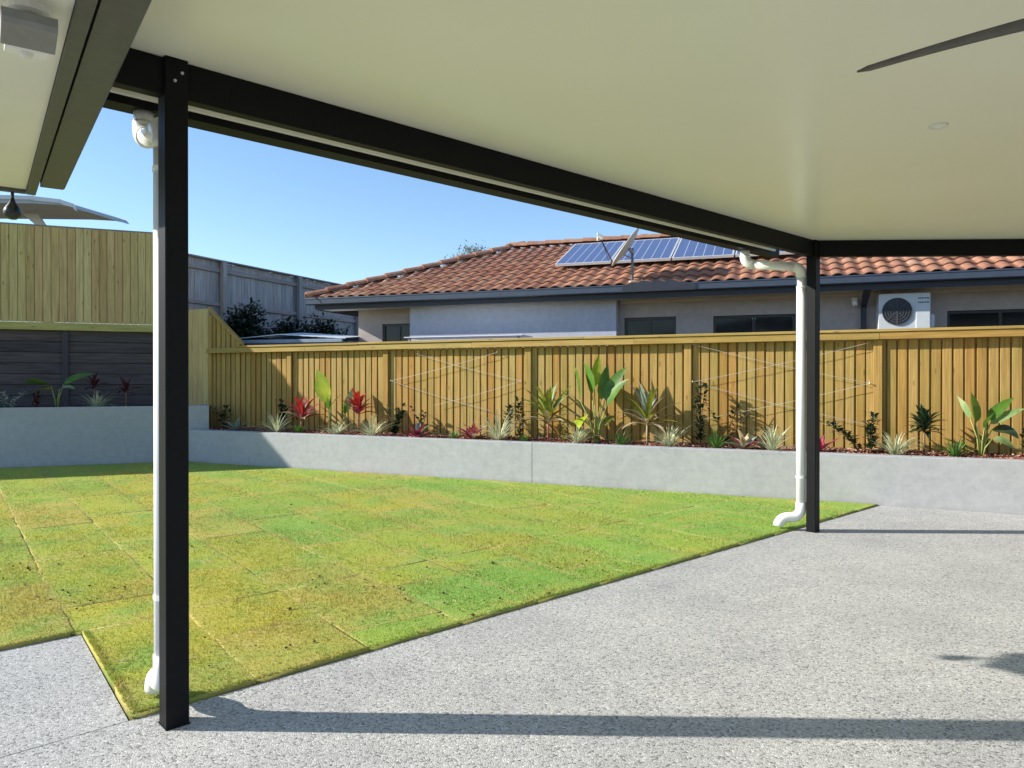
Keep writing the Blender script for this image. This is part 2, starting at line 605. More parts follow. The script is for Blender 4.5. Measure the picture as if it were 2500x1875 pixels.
# ------------------------------------------------------------------ frames of the place (metres)
FA = math.atan2(-0.412, 0.911)              # back fence runs this way
F0 = Vector((-6.13, 13.84, 0))
FE, FN = Vector((math.cos(FA), math.sin(FA), 0)), Vector((-math.sin(FA), math.cos(FA), 0))
TA = math.atan2(0.371, 0.928)               # left wall and tall fence
T0 = Vector((-5.8, 12.66, 0))
TE, TN = Vector((math.cos(TA), math.sin(TA), 0)), Vector((-math.sin(TA), math.cos(TA), 0))
PA = math.atan2(3.841, 4.176)               # patio beam
P0 = Vector((-1.38, 3.007, 0))
PE, PN = Vector((math.cos(PA), math.sin(PA), 0)), Vector((-math.sin(PA), math.cos(PA), 0))
NA = math.atan2(-0.327, 0.945)              # neighbour's house
N0 = Vector((-3.75, 13.47, 0))
EA = math.atan2(-0.809, 0.588)              # eave of the house we stand at
E0 = Vector((-2.357, 3.89, 0))


def Pw(s, y):
    v = P0 + PE * s + PN * y
    return (v.x, v.y)


# ------------------------------------------------------------------ ground, slab, path
g = MB()
S = 600
g.add([(-S, -S, -0.16), (S, -S, -0.16), (S, S, -0.16), (-S, S, -0.16)], [(0, 1, 2, 3)])
tag(obj('ground', g, M['earth']), kind='structure')

wall_front = lambda X: 10.135 - 0.452 * X          # front face of the low garden wall
# patio slab: edge at y=0.15 in the patio frame, meets the garden wall
e0 = Pw(-9, 0.15)
tt = 0.0
for k in range(4000):
    p = Pw(k * 0.004, 0.15)
    if p[1] >= wall_front(p[0]) - 0.004:
        break
e1 = (p[0], wall_front(p[0]) - 0.004)
slab_poly = [e0, e1, (8.0, wall_front(8.0) - 0.004), (8.0, -4.0), (-7.0, -4.0)]
tag(obj('patio_slab', MB().prism(slab_poly, -0.12, 0.0), M['aggregate']), kind='structure')
path_poly = [Pw(-9, 0.158), Pw(-0.13, 0.158), Pw(-0.02, 1.46), Pw(-9, 1.46)]
tag(obj('path', MB().prism(path_poly, -0.12, -0.001), M['aggregate']), kind='structure')


# lawn -------------------------------------------------------------
def clip(poly, a, b, c):
    """keep a*x+b*y<=c"""
    out = []
    n = len(poly)
    for i in range(n):
        p, q = poly[i], poly[(i + 1) % n]
        dp, dq = a * p[0] + b * p[1] - c, a * q[0] + b * q[1] - c
        if dp <= 0:
            out.append(p)
        if dp * dq < 0:
            t = dp / (dp - dq)
            out.append((p[0] + (q[0] - p[0]) * t, p[1] + (q[1] - p[1]) * t))
    return out


def half(pt, nrm):                       # keep the side nrm points away from
    return (nrm[0], nrm[1], nrm[0] * pt[0] + nrm[1] * pt[1])


backwall = half((0, wall_front(0) - 0.01), (0.412, 0.911))
leftwall = half((T0.x + 0.01, T0.y - 0.012), (TN.x, TN.y))
leftlim = half((-13.0, 0), (-1, 0))


def P_half(y, sign):
    q = Pw(0, y)
    return half(q, (PN.x * sign, PN.y * sign))


pe = Vector(Pw(-0.02, 1.46)) - Vector(Pw(-0.13, 0.158))
pedge_n = Vector((-pe.y, pe.x)).normalized()      # points to the path side
pedge = half((Pw(-0.13, 0.158)[0] - pedge_n.x * 0.007, Pw(-0.13, 0.158)[1] - pedge_n.y * 0.007), (pedge_n.x, pedge_n.y))
regions = [
    [P_half(1.467, -1), backwall, leftwall, leftlim],
    [P_half(0.160, -1), P_half(1.467, 1), backwall, pedge],
]
lawn = MB()
big = [(-14, -2), (6, -2), (6, 16), (-14, 16)]
for rg in regions:
    q = big
    for h in rg:
        q = clip(q, *h)
    if len(q) > 2:
        lawn.prism(q, -0.15, -0.012)
lawn_o = tag(obj('lawn', lawn, M['lawnsoil']), kind='structure')

GA = R(37.5)
GU, GV = Vector((math.cos(GA), math.sin(GA))), Vector((-math.sin(GA), math.cos(GA)))
SW, SL = 0.60, 1.5
PAL = [(0.260, 0.400, 0.066), (0.220, 0.385, 0.070), (0.330, 0.415, 0.062), (0.430, 0.410, 0.060), (0.250, 0.400, 0.064), (0.450, 0.375, 0.100), (0.205, 0.375, 0.080)]
TAN = (0.50, 0.39, 0.15)


def turf_colour(x, y, c):
    """colour of the turf at a spot: the roll's own colour and a loose patchiness"""
    a = np.sin(x * 1.3 + 1.9 * np.sin(y * 0.9 + 0.4)) + np.sin(y * 1.7 + 1.6 * np.sin(x * 1.1 + 2.0)) + 0.6 * np.sin(x * 4.1 + 2.2 * np.sin(y * 3.3))
    a = np.clip(0.5 + 0.25 * a - 0.09 * (x + 0.8), 0, 1)
    gcol = np.array((0.235, 0.400, 0.075))
    ycol = np.array((0.470, 0.425, 0.070))
    f = np.asarray(a)[..., None]
    return 0.50 * np.asarray(c) + 0.50 * (gcol * (1 - f) + ycol * f)

sods = []
sr = random.Random(21)
for iu in range(-16, 20):
    off = sr.uniform(0, SL)
    for iv in range(-8, 16):
        u0, v0 = iu * SW + 0.546, iv * SL + off
        ctr = GU * (u0 + SW / 2) + GV * (v0 + SL / 2)
        rr = sr.random()
        c = PAL[sr.randrange(len(PAL))]
        # the far left of the lawn is yellower, the right greener, as it was laid
        if ctr.x < -1.0 and sr.random() < 0.45:
            c = PAL[sr.choice((2, 3, 3, 5))]
        if ctr.x > -0.2 and sr.random() < 0.6:
            c = PAL[sr.choice((0, 1, 4, 6))]
        c = mul(c, sr.uniform(0.9, 1.1))
        sods.append((u0, v0, c, sr.uniform(0.0145, 0.0165)))

sod_lookup = []
for (u0, v0, c, top) in sods:
    j = [(sr.uniform(0.002, 0.009) if sr.random() < 0.10 else sr.uniform(-0.016, -0.008)) for _ in range(4)]
    rect = [(u0 + j[0], v0 + j[1]), (u0 + SW - j[2], v0 + j[1]), (u0 + SW - j[2], v0 + SL - j[3]), (u0 + j[0], v0 + SL - j[3])]
    ring = []
    for a in range(4):                      # ragged edge
        p, q = rect[a], rect[(a + 1) % 4]
        k = 5 if a % 2 == 0 else 11
        for t in range(k):
            ft = t / k
            ring.append((p[0] + (q[0] - p[0]) * ft + sr.uniform(-.007, .007), p[1] + (q[1] - p[1]) * ft + sr.uniform(-.007, .007)))
    cu, cv = u0 + SW / 2, v0 + SL / 2
    wpoly = [tuple(GU * a + GV * b) for a, b in ring]
    mb = MB()
    cols = []
    for rg in regions:
        q = wpoly
        for h in rg:
            q = clip(q, *h)
            if len(q) < 3:
                break
        if len(q) < 3:
            continue
        ar = abs(sum(q[i][0] * q[(i + 1) % len(q)][1] - q[(i + 1) % len(q)][0] * q[i][1] for i in range(len(q)))) / 2
        if ar < 0.004:
            continue
        n = len(q)
        w = Vector(GU * cu + GV * cv)
        cx, cy = sum(p[0] for p in q) / n, sum(p[1] for p in q) / n
        vs, fs = [], []
        rings = [(1.0, -0.014, 0.75), (1.0, top - 0.001, 0.75), (0.95, top, 0.5), (0.84, top + 0.001, 0.1), (0.4, top + 0.001, 0.0)]
        for kk, z, tn in rings:
            for p in q:
                vs.append((cx + (p[0] - cx) * kk, cy + (p[1] - cy) * kk, z))
                nz = 0.5 + 0.5 * noise.noise((p[0] * 2.1 * kk, p[1] * 2.1, 3.0))
                t = min(1, tn * (0.25 + 0.9 * nz))
                if kk == 1.0 and z < 0:
                    cols.append((0.16, 0.12, 0.05))
                else:
                    tc = turf_colour(vs[-1][0], vs[-1][1], c)
                    cols.append(tuple(float(tc[i]) * (1 - t) + TAN[i] * t for i in range(3)))
        vs.append((cx, cy, top + 0.004))
        cols.append(tuple(float(q_) for q_ in turf_colour(cx, cy, c)))
        for rI in range(len(rings) - 1):
            for i in range(n):
                a, b = rI * n + i, rI * n + (i + 1) % n
                fs.append((a, b, b + n, a + n))
        L0 = (len(rings) - 1) * n
        for i in range(n):
            fs.append((L0 + i, L0 + (i + 1) % n, len(vs) - 1))
        mb.add(vs, fs)
    if not mb.f:
        continue
    me = mb.mesh('turf_roll')
    ca = me.color_attributes.new('Col', 'FLOAT_COLOR', 'POINT')
    ca.data.foreach_set('color', np.array([(a, b, d2, 1) for a, b, d2 in cols], dtype=np.float32).ravel())
    me.polygons.foreach_set('use_smooth', [True] * len(me.polygons))
    o = obj('turf_roll', me, M['turf'], lawn_o)
    sod_lookup.append((u0, v0, c, top))

# grass blades: one mass of stuff
sl = {}
for (u0, v0, c, top) in sod_lookup:
    sl.setdefault(round((u0 - 0.546) / SW), []).append((v0, c, top))
rg_ = np.random.default_rng(3)
pts = []
for (y0, y1, dens) in ((2.9, 4.2, 9000), (4.2, 5.6, 6000), (5.6, 7.5, 3400), (7.5, 10, 1700), (10, 13, 900)):
    x0, x1 = -0.72 * y1 - 0.3, min(0.5 * y1 + 0.2, 4.2)
    n = int((x1 - x0) * (y1 - y0) * dens)
    q = np.stack([rg_.uniform(x0, x1, n), rg_.uniform(y0, y1, n)], 1)
    ok = np.zeros(n, bool)
    for rgn in regions:
        k = np.ones(n, bool)
        for a, b, c in rgn:
            k &= (a * q[:, 0] + b * q[:, 1] <= c - 0.004)
        ok |= k
    pts.append(np.concatenate([q[ok], np.full((ok.sum(), 1), (y0 + y1) / 2)], 1))
def edge_line(p, q, n):
    p, q = np.array(p), np.array(q)
    t = rg_.uniform(0, 1, n)[:, None]
    nv = np.array((-(q - p)[1], (q - p)[0]))
    nv = nv / np.linalg.norm(nv)
    w = p + (q - p) * t + nv * rg_.uniform(0.004, 0.03, n)[:, None]
    return np.concatenate([w, np.full((n, 1), 3.6)], 1)


n_edge0 = sum(len(q) for q in pts)
pts.append(edge_line(Pw(-0.1, 0.162), Pw(6.6, 0.162), 5000))
pts.append(edge_line(Pw(-0.03, 1.45), Pw(-0.12, 0.17), 1500)[:, :] if False else edge_line(Pw(-0.115, 0.17), Pw(-0.015, 1.45), 1500) + np.array((GU.x * 0.035, GU.y * 0.035, 0)))
pts.append(edge_line(Pw(-3.0, 1.468), Pw(-0.02, 1.468), 2000))
pts = np.concatenate(pts)
is_edge = np.arange(len(pts)) >= n_edge0
U = pts[:, 0] * GU.x + pts[:, 1] * GU.y
V = pts[:, 0] * GV.x + pts[:, 1] * GV.y
iu = np.floor((U - 0.546) / SW).astype(int)
colr = np.zeros((len(pts), 3))
topz = np.zeros(len(pts))
edge = np.zeros(len(pts))
have = np.zeros(len(pts), bool)
for key, lst in sl.items():
    mk = iu == key
    if not mk.any():
        continue
    idx = np.where(mk)[0]
    for (v0, c, top) in lst:
        w = idx[(V[idx] >= v0) & (V[idx] < v0 + SL)]
        if len(w):
            colr[w] = c
            topz[w] = top
            have[w] = True
            uu = U[w] - 0.546 - key * SW
            edge[w] = np.minimum(np.minimum(uu, SW - uu), np.minimum(V[w] - v0, v0 + SL - V[w]))
pn = (np.sin(pts[:, 0] * 3.1 + 1.7 * np.sin(pts[:, 1] * 2.3)) + np.sin(pts[:, 1] * 4.3 + 1.3 * np.sin(pts[:, 0] * 3.7)) + np.sin(pts[:, 0] * 9.1 + pts[:, 1] * 7.7)) / 3
keep = have & (is_edge | (rg_.uniform(0, 1, len(pts)) < np.clip(0.75 + edge / 0.1, 0.6, 1.0) * (0.72 + 0.28 * pn)))
pts, colr, topz, edge, pn, is_edge = pts[keep], colr[keep], topz[keep], edge[keep], pn[keep], is_edge[keep]
n = len(pts)
h = rg_.uniform(0.008, 0.021, n) * (0.85 + 0.3 * pn)
h = np.where(is_edge, h * 0.95, h)
wd = 0.0016 + 0.00042 * pts[:, 2]
az = rg_.uniform(0, 2 * math.pi, n)
ln = rg_.uniform(0.2, 1.0, n) * h * np.where(is_edge, 1.3, 1.0)
la = rg_.uniform(0, 2 * math.pi, n)
vv = np.zeros((n, 3, 3), np.float32)
for k, sg in ((0, -1), (1, 1)):
    vv[:, k, 0] = pts[:, 0] + sg * np.cos(az) * wd
    vv[:, k, 1] = pts[:, 1] + sg * np.sin(az) * wd
    vv[:, k, 2] = topz - 0.002
vv[:, 2, 0] = pts[:, 0] + np.cos(la) * ln
vv[:, 2, 1] = pts[:, 1] + np.sin(la) * ln
vv[:, 2, 2] = topz + h
te = np.clip(1 - edge / 0.05, 0, 1) * 0.8 * np.clip(0.45 + 1.2 * pn, 0, 1)
te = np.clip(te + 0.25 * (rg_.uniform(0, 1, n) < 0.16) + 0.30 * np.clip(pn, 0, 1), 0, 1)
tanc = np.array((0.55, 0.43, 0.17))
cc = turf_colour(pts[:, 0], pts[:, 1], colr) * (1 - te[:, None]) + tanc * te[:, None]
cc *= rg_.uniform(0.88, 1.12, n)[:, None]
me = bpy.data.meshes.new('grass')
me.vertices.add(n * 3)
me.vertices.foreach_set('co', vv.ravel())
me.loops.add(n * 3)
me.loops.foreach_set('vertex_index', np.arange(n * 3, dtype=np.int32))
me.polygons.add(n)
me.polygons.foreach_set('loop_start', np.arange(0, n * 3, 3, dtype=np.int32))
me.update(calc_edges=True)
ca = me.color_attributes.new('Col', 'FLOAT_COLOR', 'POINT')
cc4 = np.ones((n, 3, 4), np.float32)
cc4[:, :, :3] = cc[:, None, :]
ca.data.foreach_set('color', cc4.ravel())
tag(obj('grass', me, M['grass']), 'short patchy green and yellow grass of the new turf', 'grass', kind='stuff')

# clods and straw lying on the turf
cl, stw = MB(), MB()
dr = random.Random(5)
spots = [(-1.0, 4.9), (-3.6, 5.3), (-2.6, 6.0), (0.6, 5.6), (-0.2, 5.0), (-1.4, 3.7), (-0.2, 4.6), (-2.9, 4.7)]
for i in range(300):
    if i < 260:
        cx, cy = spots[i % len(spots)]
        x, y = dr.gauss(cx, 0.28), dr.gauss(cy, 0.25)
    else:
        y = dr.uniform(3.4, 11)
        x = dr.uniform(-0.68 * y, 0.3 * y)
    if not any(all(a * x + b * y <= c - 0.03 for a, b, c in rgn) for rgn in regions):
        continue
    r = dr.uniform(0.004, 0.013) * (1.6 if dr.random() < 0.06 else 1)
    if dr.random() < 0.55:
        vs = []
        for p in ((1, 0, 0), (-1, 0, 0), (0, 1, 0), (0, -1, 0), (0, 0, .8), (0, 0, -.6)):
            vs.append((x + p[0] * r * dr.uniform(.6, 1.4), y + p[1] * r * dr.uniform(.6, 1.4), 0.026 + p[2] * r * dr.uniform(.6, 1.2)))
        cl.add(vs, [(0, 2, 4), (2, 1, 4), (1, 3, 4), (3, 0, 4), (2, 0, 5), (1, 2, 5), (3, 1, 5), (0, 3, 5)])
    else:
        a = dr.uniform(0, 6.28)
        L = r * 1.5
        stw.tube([(x - math.cos(a) * L, y - math.sin(a) * L, 0.03), (x, y, 0.036), (x + math.cos(a) * L, y + math.sin(a) * L, 0.031)], 0.0022, 4)
tag(obj('soil_crumbs', cl, M['clod']), 'crumbs of brown soil scattered over the turf', 'soil', kind='stuff')
tag(obj('straw', stw, M['straw']), 'bits of pale straw scattered over the turf', 'straw', kind='stuff')

# ------------------------------------------------------------------ garden walls and beds
rw = root('garden_wall', 'low light grey rendered garden wall along the timber fence', 'wall', F0, FA)
JO = 7.41
obj('wall_panel', MB().bbox(0.74, JO - 0.004, -0.85, -0.65, -0.12, 0.56, 0.006, 0), M['wall'], rw)
obj('wall_panel', MB().bbox(JO + 0.004, 15.6, -0.85, -0.65, -0.12, 0.56, 0.006, 0), M['wall'], rw)
obj('joint_filler', MB().box(JO - 0.005, JO + 0.005, -0.842, -0.66, -0.1, 0.55), M['grey_plastic'], rw)

lw = root('raised_garden_wall', 'taller grey rendered garden wall in shade below the tall fence', 'wall', T0, TA)
obj('wall_panel', MB().bbox(-12.0, 0.55, 0.0, 0.19, -0.12, 0.97, 0.006, 0), M['wall'], lw)
obj('wall_return', MB().bbox(0.35, 0.545, 0.192, 0.80, 0.2, 0.968, 0.006, 1), M['wall'], lw)

# beds (structure)
bed = MB()
nx, ny = 90, 6
for i in range(nx + 1):
    for j in range(ny + 1):
        s = 0.75 + (15.5 - 0.75) * i / nx
        y = -0.655 + 0.75 * j / ny
        p = F0 + FE * s + FN * y
        bed.v.append((p.x, p.y, 0.522 + 0.03 * j / ny + 0.02 * noise.noise((s * 2.2, y * 3, 0))))
for i in range(nx):
    for j in range(ny):
        a = i * (ny + 1) + j
        bed.f.append((a, a + ny + 1, a + ny + 2, a + 1))
tag(obj('garden_bed', bed, M['soil'], smooth=True), kind='structure')
bed = MB()
for i in range(61):
    for j in range(6):
        s = -11.9 + 12.25 * i / 60
        y = 0.185 + 1.78 * j / 5
        p = T0 + TE * s + TN * y
        bed.v.append((p.x, p.y, 0.90 + 0.03 * noise.noise((s * 2, y * 3, 4))))
for i in range(60):
    for j in range(5):
        a = i * 6 + j
        bed.f.append((a, a + 6, a + 7, a + 1))
tag(obj('raised_garden_bed', bed, M['soil'], smooth=True), kind='structure')


def chips(name, label, base, E_, N_, s0, s1, y0, y1, z, n, seed):
    r = random.Random(seed)
    mb, cols = MB(), []
    pal = [(0.16, 0.055, 0.038), (0.23, 0.085, 0.055), (0.11, 0.045, 0.032), (0.30, 0.16, 0.11), (0.20, 0.07, 0.06), (0.40, 0.27, 0.20)]
    for _ in range(n):
        s, y = r.uniform(s0, s1), r.uniform(y0, y1)
        p = base + E_ * s + N_ * y
        L, W, H = r.uniform(0.012, 0.034), r.uniform(0.007, 0.015), r.uniform(0.003, 0.007)
        Mx = Matrix.Translation((p.x, p.y, z(s, y) + r.uniform(0.002, 0.016))) @ Euler((r.uniform(-.5, .5), r.uniform(-.5, .5), r.uniform(0, 6.3))).to_matrix().to_4x4()
        k = len(mb.v)
        mb.box(-L, L, -W, W, -H, H, Mx)
        c = mul(r.choice(pal), r.uniform(.8, 1.3))
        cols += [c] * (len(mb.v) - k)
    me = mb.mesh(name)
    ca = me.color_attributes.new('Col', 'FLOAT_COLOR', 'POINT')
    ca.data.foreach_set('color', np.array([(a, b, c, 1) for a, b, c in cols], dtype=np.float32).ravel())
    return tag(obj(name, me, M['chips']), label, 'mulch', kind='stuff')


chips('bark_mulch', 'red brown bark mulch in the bed along the fence', F0, FE, FN, 0.8, 14.4, -0.65, 0.0,
      lambda s, y: 0.522 + 0.03 * (y + 0.655) / 0.75 + 0.02 * noise.noise((s * 2.2, y * 3, 0)), 9000, 11)
chips('bark_mulch', 'dark bark mulch in the raised bed below the tall fence', T0, TE, TN, -4.5, 0.3, 0.2, 1.8,
      lambda s, y: 0.90 + 0.03 * noise.noise((s * 2, y * 3, 4)), 3200, 12)

# ------------------------------------------------------------------ back fence
fence = root('timber_fence', 'treated pine paling fence behind the low garden wall', 'fence', F0, FA)
paling = MB().bbox(-0.0475, 0.0475, 0.0, 0.016, 0.0, 1.50, 0.003).mesh('paling')
paling.materials.append(M['pine'])
PER = 0.118
lap = MB()
s = 0.71
k = 0
fr = random.Random(3)
posts_s = [2.503, 4.492, 7.003, 9.348, 11.649, 13.95]
while s < 14.9:
    z0 = 0.44
    if s < 1.40:                      # raked bay
        top = 2.70 - (s - 0.615) * (2.72 - 2.06) / 0.79
        me = MB().bbox(-0.0475, 0.0475, 0.0, 0.016, 0.0, top - z0, 0.003).mesh('paling')
        me.materials.append(M['pine'])
    else:
        me = paling
    obj('paling', me, None, fence, (s, fr.uniform(-0.003, 0.003), z0 + (fr.uniform(-0.01, 0.01) if me is paling else 0)), (fr.uniform(-.002, .002), fr.uniform(-.003, .003), fr.uniform(-.03, .03)))
    topl = 1.9 if s > 1.4 else max(2.66 - (s + PER / 2 - 0.615) * 0.835, 1.9)
    lap.bbox(s + PER / 2 - 0.045, s + PER / 2 + 0.045, 0.030, 0.045, 0.44, topl, 0.002)
    s += PER + fr.uniform(-0.004, 0.004)
tag(obj('lapped_boards', lap, M['pine'], fence), kind='stuff')
for ps in posts_s:
    obj('fence_post', MB().bbox(ps - 0.048, ps + 0.048, -0.040, -0.005, 0.40, 1.90, 0.004), M['pine'], fence)
for a, b in ((0.64, 2.9), (2.904, 6.1), (6.104, 8.62), (8.624, 11.66), (11.664, 14.95)):
    obj('top_rail', MB().bbox(a, b, -0.105, -0.004, 1.905, 1.993, 0.004, 0), M['pine_x'], fence, (0, fr.uniform(-.002, .002), 0))
for a, b in ((1.35, 4.0), (4.003, 7.9), (7.903, 10.9), (10.903, 14.95)):
    obj('capping', MB().bbox(a, b, -0.122, 0.056, 1.996, 2.030, 0.004, 0), M['pine_x'], fence, (0, 0, fr.uniform(-.002, .003)))
# raked trim of the first bay
rk = MB()
rk.add([(0.60, -0.03, 2.70), (0.60, -0.03, 2.765), (1.42, -0.03, 2.085), (1.42, -0.03, 2.034), (0.60, 0.045, 2.70), (0.60, 0.045, 2.765), (1.42, 0.045, 2.085), (1.42, 0.045, 2.034)],
       [(0, 3, 2, 1), (4, 5, 6, 7), (1, 2, 6, 5), (0, 4, 7, 3), (0, 1, 5, 4), (3, 7, 6, 2)])
obj('raked_capping', rk, M['pine_x'], fence)
# end panel of flush boards next to the tall fence
for i in range(4):
    a = 0.06 + i * 0.137
    obj('flush_board', MB().bbox(a, a + 0.134, -0.02, -0.002, 0.80, 2.73, 0.003), M['tallpine'], fence)
obj('end_post', MB().bbox(0.61, 0.70, -0.045, -0.004, 0.40, 2.60, 0.004), M['pine'], fence)


# wire trellises -------------------------------------------------------------
def trellis(label, wires, eyes):
    t = root('wire_trellis', label, 'trellis', F0, FA, 'climber wires on the timber fence')
    for (s0, z0, s1, z1) in wires:
        pts = []
        for i in range(9):
            q = i / 8
            pts.append((s0 + (s1 - s0) * q, -0.062, z0 + (z1 - z0) * q - 0.02 * math.sin(math.pi * q)))
        obj('wire', MB().tube(pts, 0.0028, 5), M['wire'], t)
    for (s0, z0) in eyes:
        obj('screw_eye', MB().tube([(s0, 0.0, z0), (s0, -0.05, z0), (s0, -0.066, z0 + 0.012), (s0, -0.070, z0), (s0, -0.058, z0 - 0.010)], 0.004, 6), M['zinc'], t)


sx = lambda X: (X + 6.13) / 0.911
trellis('diamond of thin wires strung between the second and third fence posts, behind the red rosettes',
        [(sx(-1.93), 1.40, sx(-0.20), 1.83), (sx(-1.465), 1.82, sx(0.16), 1.40), (sx(-1.93), 1.40, sx(-0.30), 0.95), (sx(0.16), 1.40, sx(-1.2), 1.02)],
        [(sx(-1.93), 1.40), (sx(0.16), 1.40), (sx(-1.465), 1.82), (sx(-0.20), 1.83)])
trellis('crossed thin wires strung on the fence behind the white downpipe by the far post',
        [(sx(2.45), 1.89, sx(4.40), 1.37), (sx(2.45), 1.385, sx(4.40), 1.87), (sx(2.45), 1.385, sx(4.40), 0.86), (sx(4.40), 1.37, sx(2.45), 0.86)],
        [(sx(2.45), 1.385), (sx(4.40), 1.37), (sx(2.45), 1.89), (sx(4.40), 1.87)])

# ------------------------------------------------------------------ tall fence on sleepers
tall = root('tall_fence', 'tall pale timber fence of close boards above the dark sleeper wall', 'fence', T0 + TN * 0.90 - TE * 0.06 + Vector((0, 0, 0.09)), TA)
bd = MB().bbox(-0.0612, 0.0612, 0.0, 0.02, 0.0, 1.76, 0.003).mesh('board')
bd.materials.append(M['tallpine'])
s = 0.06
k = 0
while s > -12.0:
    obj('board', bd, None, tall, (s, 0.95 + fr.uniform(-.003, .003), 2.39), (0, fr.uniform(-.002, .002), fr.uniform(-.012, .012)))
    s -= 0.1305
    k += 1
lapb = MB()
q_ = 0.065 - 0.03
while q_ > -12.0:
    lapb.box(q_ + 0.005, q_ + 0.125, 0.974, 0.985, 2.40, 4.145)
    q_ -= 0.1305
tag(obj('lapped_boards', lapb, M['tallpine'], tall), kind='stuff')
for a, b in ((-12.05, -8.1), (-8.097, -4.2), (-4.197, 0.13)):
    obj('bottom_rail', MB().bbox(a, b, 0.925, 0.99, 2.245, 2.385, 0.004, 0), M['tallpine_x'], tall)
    obj('back_rail', MB().bbox(a, b, 0.987, 1.02, 3.82, 3.92, 0.004, 0), M['tallpine_x'], tall)
    obj('capping', MB().bbox(a, b, 0.94, 1.0, 4.152, 4.172, 0.003, 0), M['greywood_x'], tall)
obj('end_post', MB().bbox(0.132, 0.20, 0.93, 1.03, 0.85, 4.20, 0.004), M['tallpine'], tall)
for q in (-2.2, -4.6, -7.0):
    obj('back_post', MB().bbox(q - .045, q + .045, 1.022, 1.11, 2.3, 4.1, 0.004), M['tallpine'], tall)

sw = root('sleeper_wall', 'dark timber sleeper retaining wall with steel posts under the tall fence', 'retaining wall', T0 + TN * 0.90 - TE * 0.06 + Vector((0, 0, 0.07)), TA)
bays = [(-12.0, -9.07), (-9.03, -6.67), (-6.63, -4.27), (-4.23, -1.89), (-1.85, 0.13)]
for a, b in bays:
    for j in range(7):
        z = 0.86 + j * 0.2
        obj('sleeper', MB().bbox(a, b, 1.0 + fr.uniform(-.006, .006), 1.08, z + 0.003, z + (0.27 if j == 6 else 0.197), 0.006, 0), M['sleeper'], sw)
for q in (-9.05, -6.65, -4.25, -1.87):
    obj('steel_post', MB().box(q - 0.05, q + 0.05, 0.955, 0.967, 0.8, 2.235).box(q - 0.019, q + 0.019, 0.968, 1.10, 0.8, 2.33).box(q - 0.05, q + 0.05, 1.10, 1.112, 0.8, 2.33), M['steel_dark'], sw)
# earth bank behind the sleepers
hb = MB()
for (a, b) in ((-12.5, 0.0),):
    p = [T0 + TE * a + TN * 2.05, T0 + TE * b + TN * 2.05, T0 + TE * b + TN * 14, T0 + TE * a + TN * 14]
    hb.prism([(q.x, q.y) for q in p], -0.1, 2.3)
tag(obj('hillside', hb, M['earth']), kind='structure')

# ------------------------------------------------------------------ patio cover
ZC = 2.70
pat = root('patio_roof', 'flat patio roof with cream ceiling and black steel beams', 'patio roof', (0, 0, 0), 0)
b2 = P0 + PE * 5.674


def isect(p, dv, q, e):
    den = dv[0] * e[1] - dv[1] * e[0]
    t = ((q[0] - p[0]) * e[1] - (q[1] - p[1]) * e[0]) / den
    return (p[0] + dv[0] * t, p[1] + dv[1] * t)


b2e = (1.0, -0.037)
cor = isect(Pw(0, 0.43), (PE.x, PE.y), (b2.x, b2.y + 0.20), b2e)
ceil_poly = [Pw(-1.0, 0.43), cor, (8.0, b2.y + 0.20 - 0.037 * (8 - b2.x)), (8.0, 0.2), (-0.5, 0.2)]
obj('ceiling', MB().prism(ceil_poly, ZC, ZC + 0.09), M['ceiling'], pat)


def pbox(x0, x1, y0, y1, z0, z1, axis=0, b=0.003):
    Mx = Matrix.Translation(P0) @ Matrix.Rotation(PA, 4, 'Z')
    return MB().bbox(x0, x1, y0, y1, z0, z1, b, axis, Mx)


obj('beam', pbox(-1.0, 5.62, -0.022, 0.038, 2.55, ZC - 0.001), M['charcoal'], pat)
B2A = math.atan2(-0.037, 1)
M2 = Matrix.Translation(b2) @ Matrix.Rotation(B2A, 4, 'Z')
obj('beam', MB().bbox(0.046, 5.2, -0.03, 0.03, 2.55, ZC - 0.001, 0.003, 0, M2), M['charcoal'], pat)
gprof = [(0.43, 2.63), (0.545, 2.63), (0.552, 2.64), (0.552, 2.785), (0.545, 2.79), (0.43, 2.79)]
gm = MB().extrude_x(gprof, -1.0, 5.86)
gut = MB()
Mx = Matrix.Translation(P0) @ Matrix.Rotation(PA, 4, 'Z')
gut.add([Mx @ Vector(p) for p in gm.v], gm.f)
obj('gutter', gut, M['charcoal'], pat)
obj('edge_flashing', pbox(-1.0, 5.74, 0.405, 0.428, 2.665, 2.698), M['soffit'], pat)
obj('barge_capping', MB().bbox(0.22, 5.2, 0.17, 0.21, 2.66, 2.80, 0.003, 0, M2), M['charcoal'], pat)
for (a, zz) in ((0.020, 2.643), (-0.008, 2.606)):
    v = P0 + PE * a + PN * -0.0455
    Mb = Matrix.Translation((v.x, v.y, zz)) @ Matrix.Rotation(PA, 4, 'Z')
    h = MB().disc((0, 0, 0), 0.0065, 0.006, 6, 'y')
    bb = MB().add([Mb @ Vector(p) for p in h.v], h.f)
    obj('bolt', bb, M['zinc'], pat)

for i, (s_, lab) in enumerate(((0.0, 'black square steel patio post nearest the camera on the left'), (5.674, 'black square steel patio post at the far corner of the roof'))):
    p = P0 + PE * s_
    t = root('patio_post', lab, 'post', p, PA, 'patio posts')
    obj('shaft', MB().bbox(-0.045, 0.045, -0.045, 0.045, 0.006, ZC - 0.0005, 0.004), M['charcoal'], t)
    obj('base_plate', MB().box(-0.047, 0.047, -0.047, 0.047, 0.0, 0.006), M['charcoal'], t)


# downpipes ---------------------------------------------------------------
def arc(c, a, b, n=6):
    """quarter bend from corner c, legs a (in) and b (out)"""
    c, a, b = Vector(c), Vector(a), Vector(b)
    return [c + a * (1 - math.sin(q)) + b * (1 - math.cos(q)) for q in [math.pi / 2 * i / n for i in range(n + 1)]]


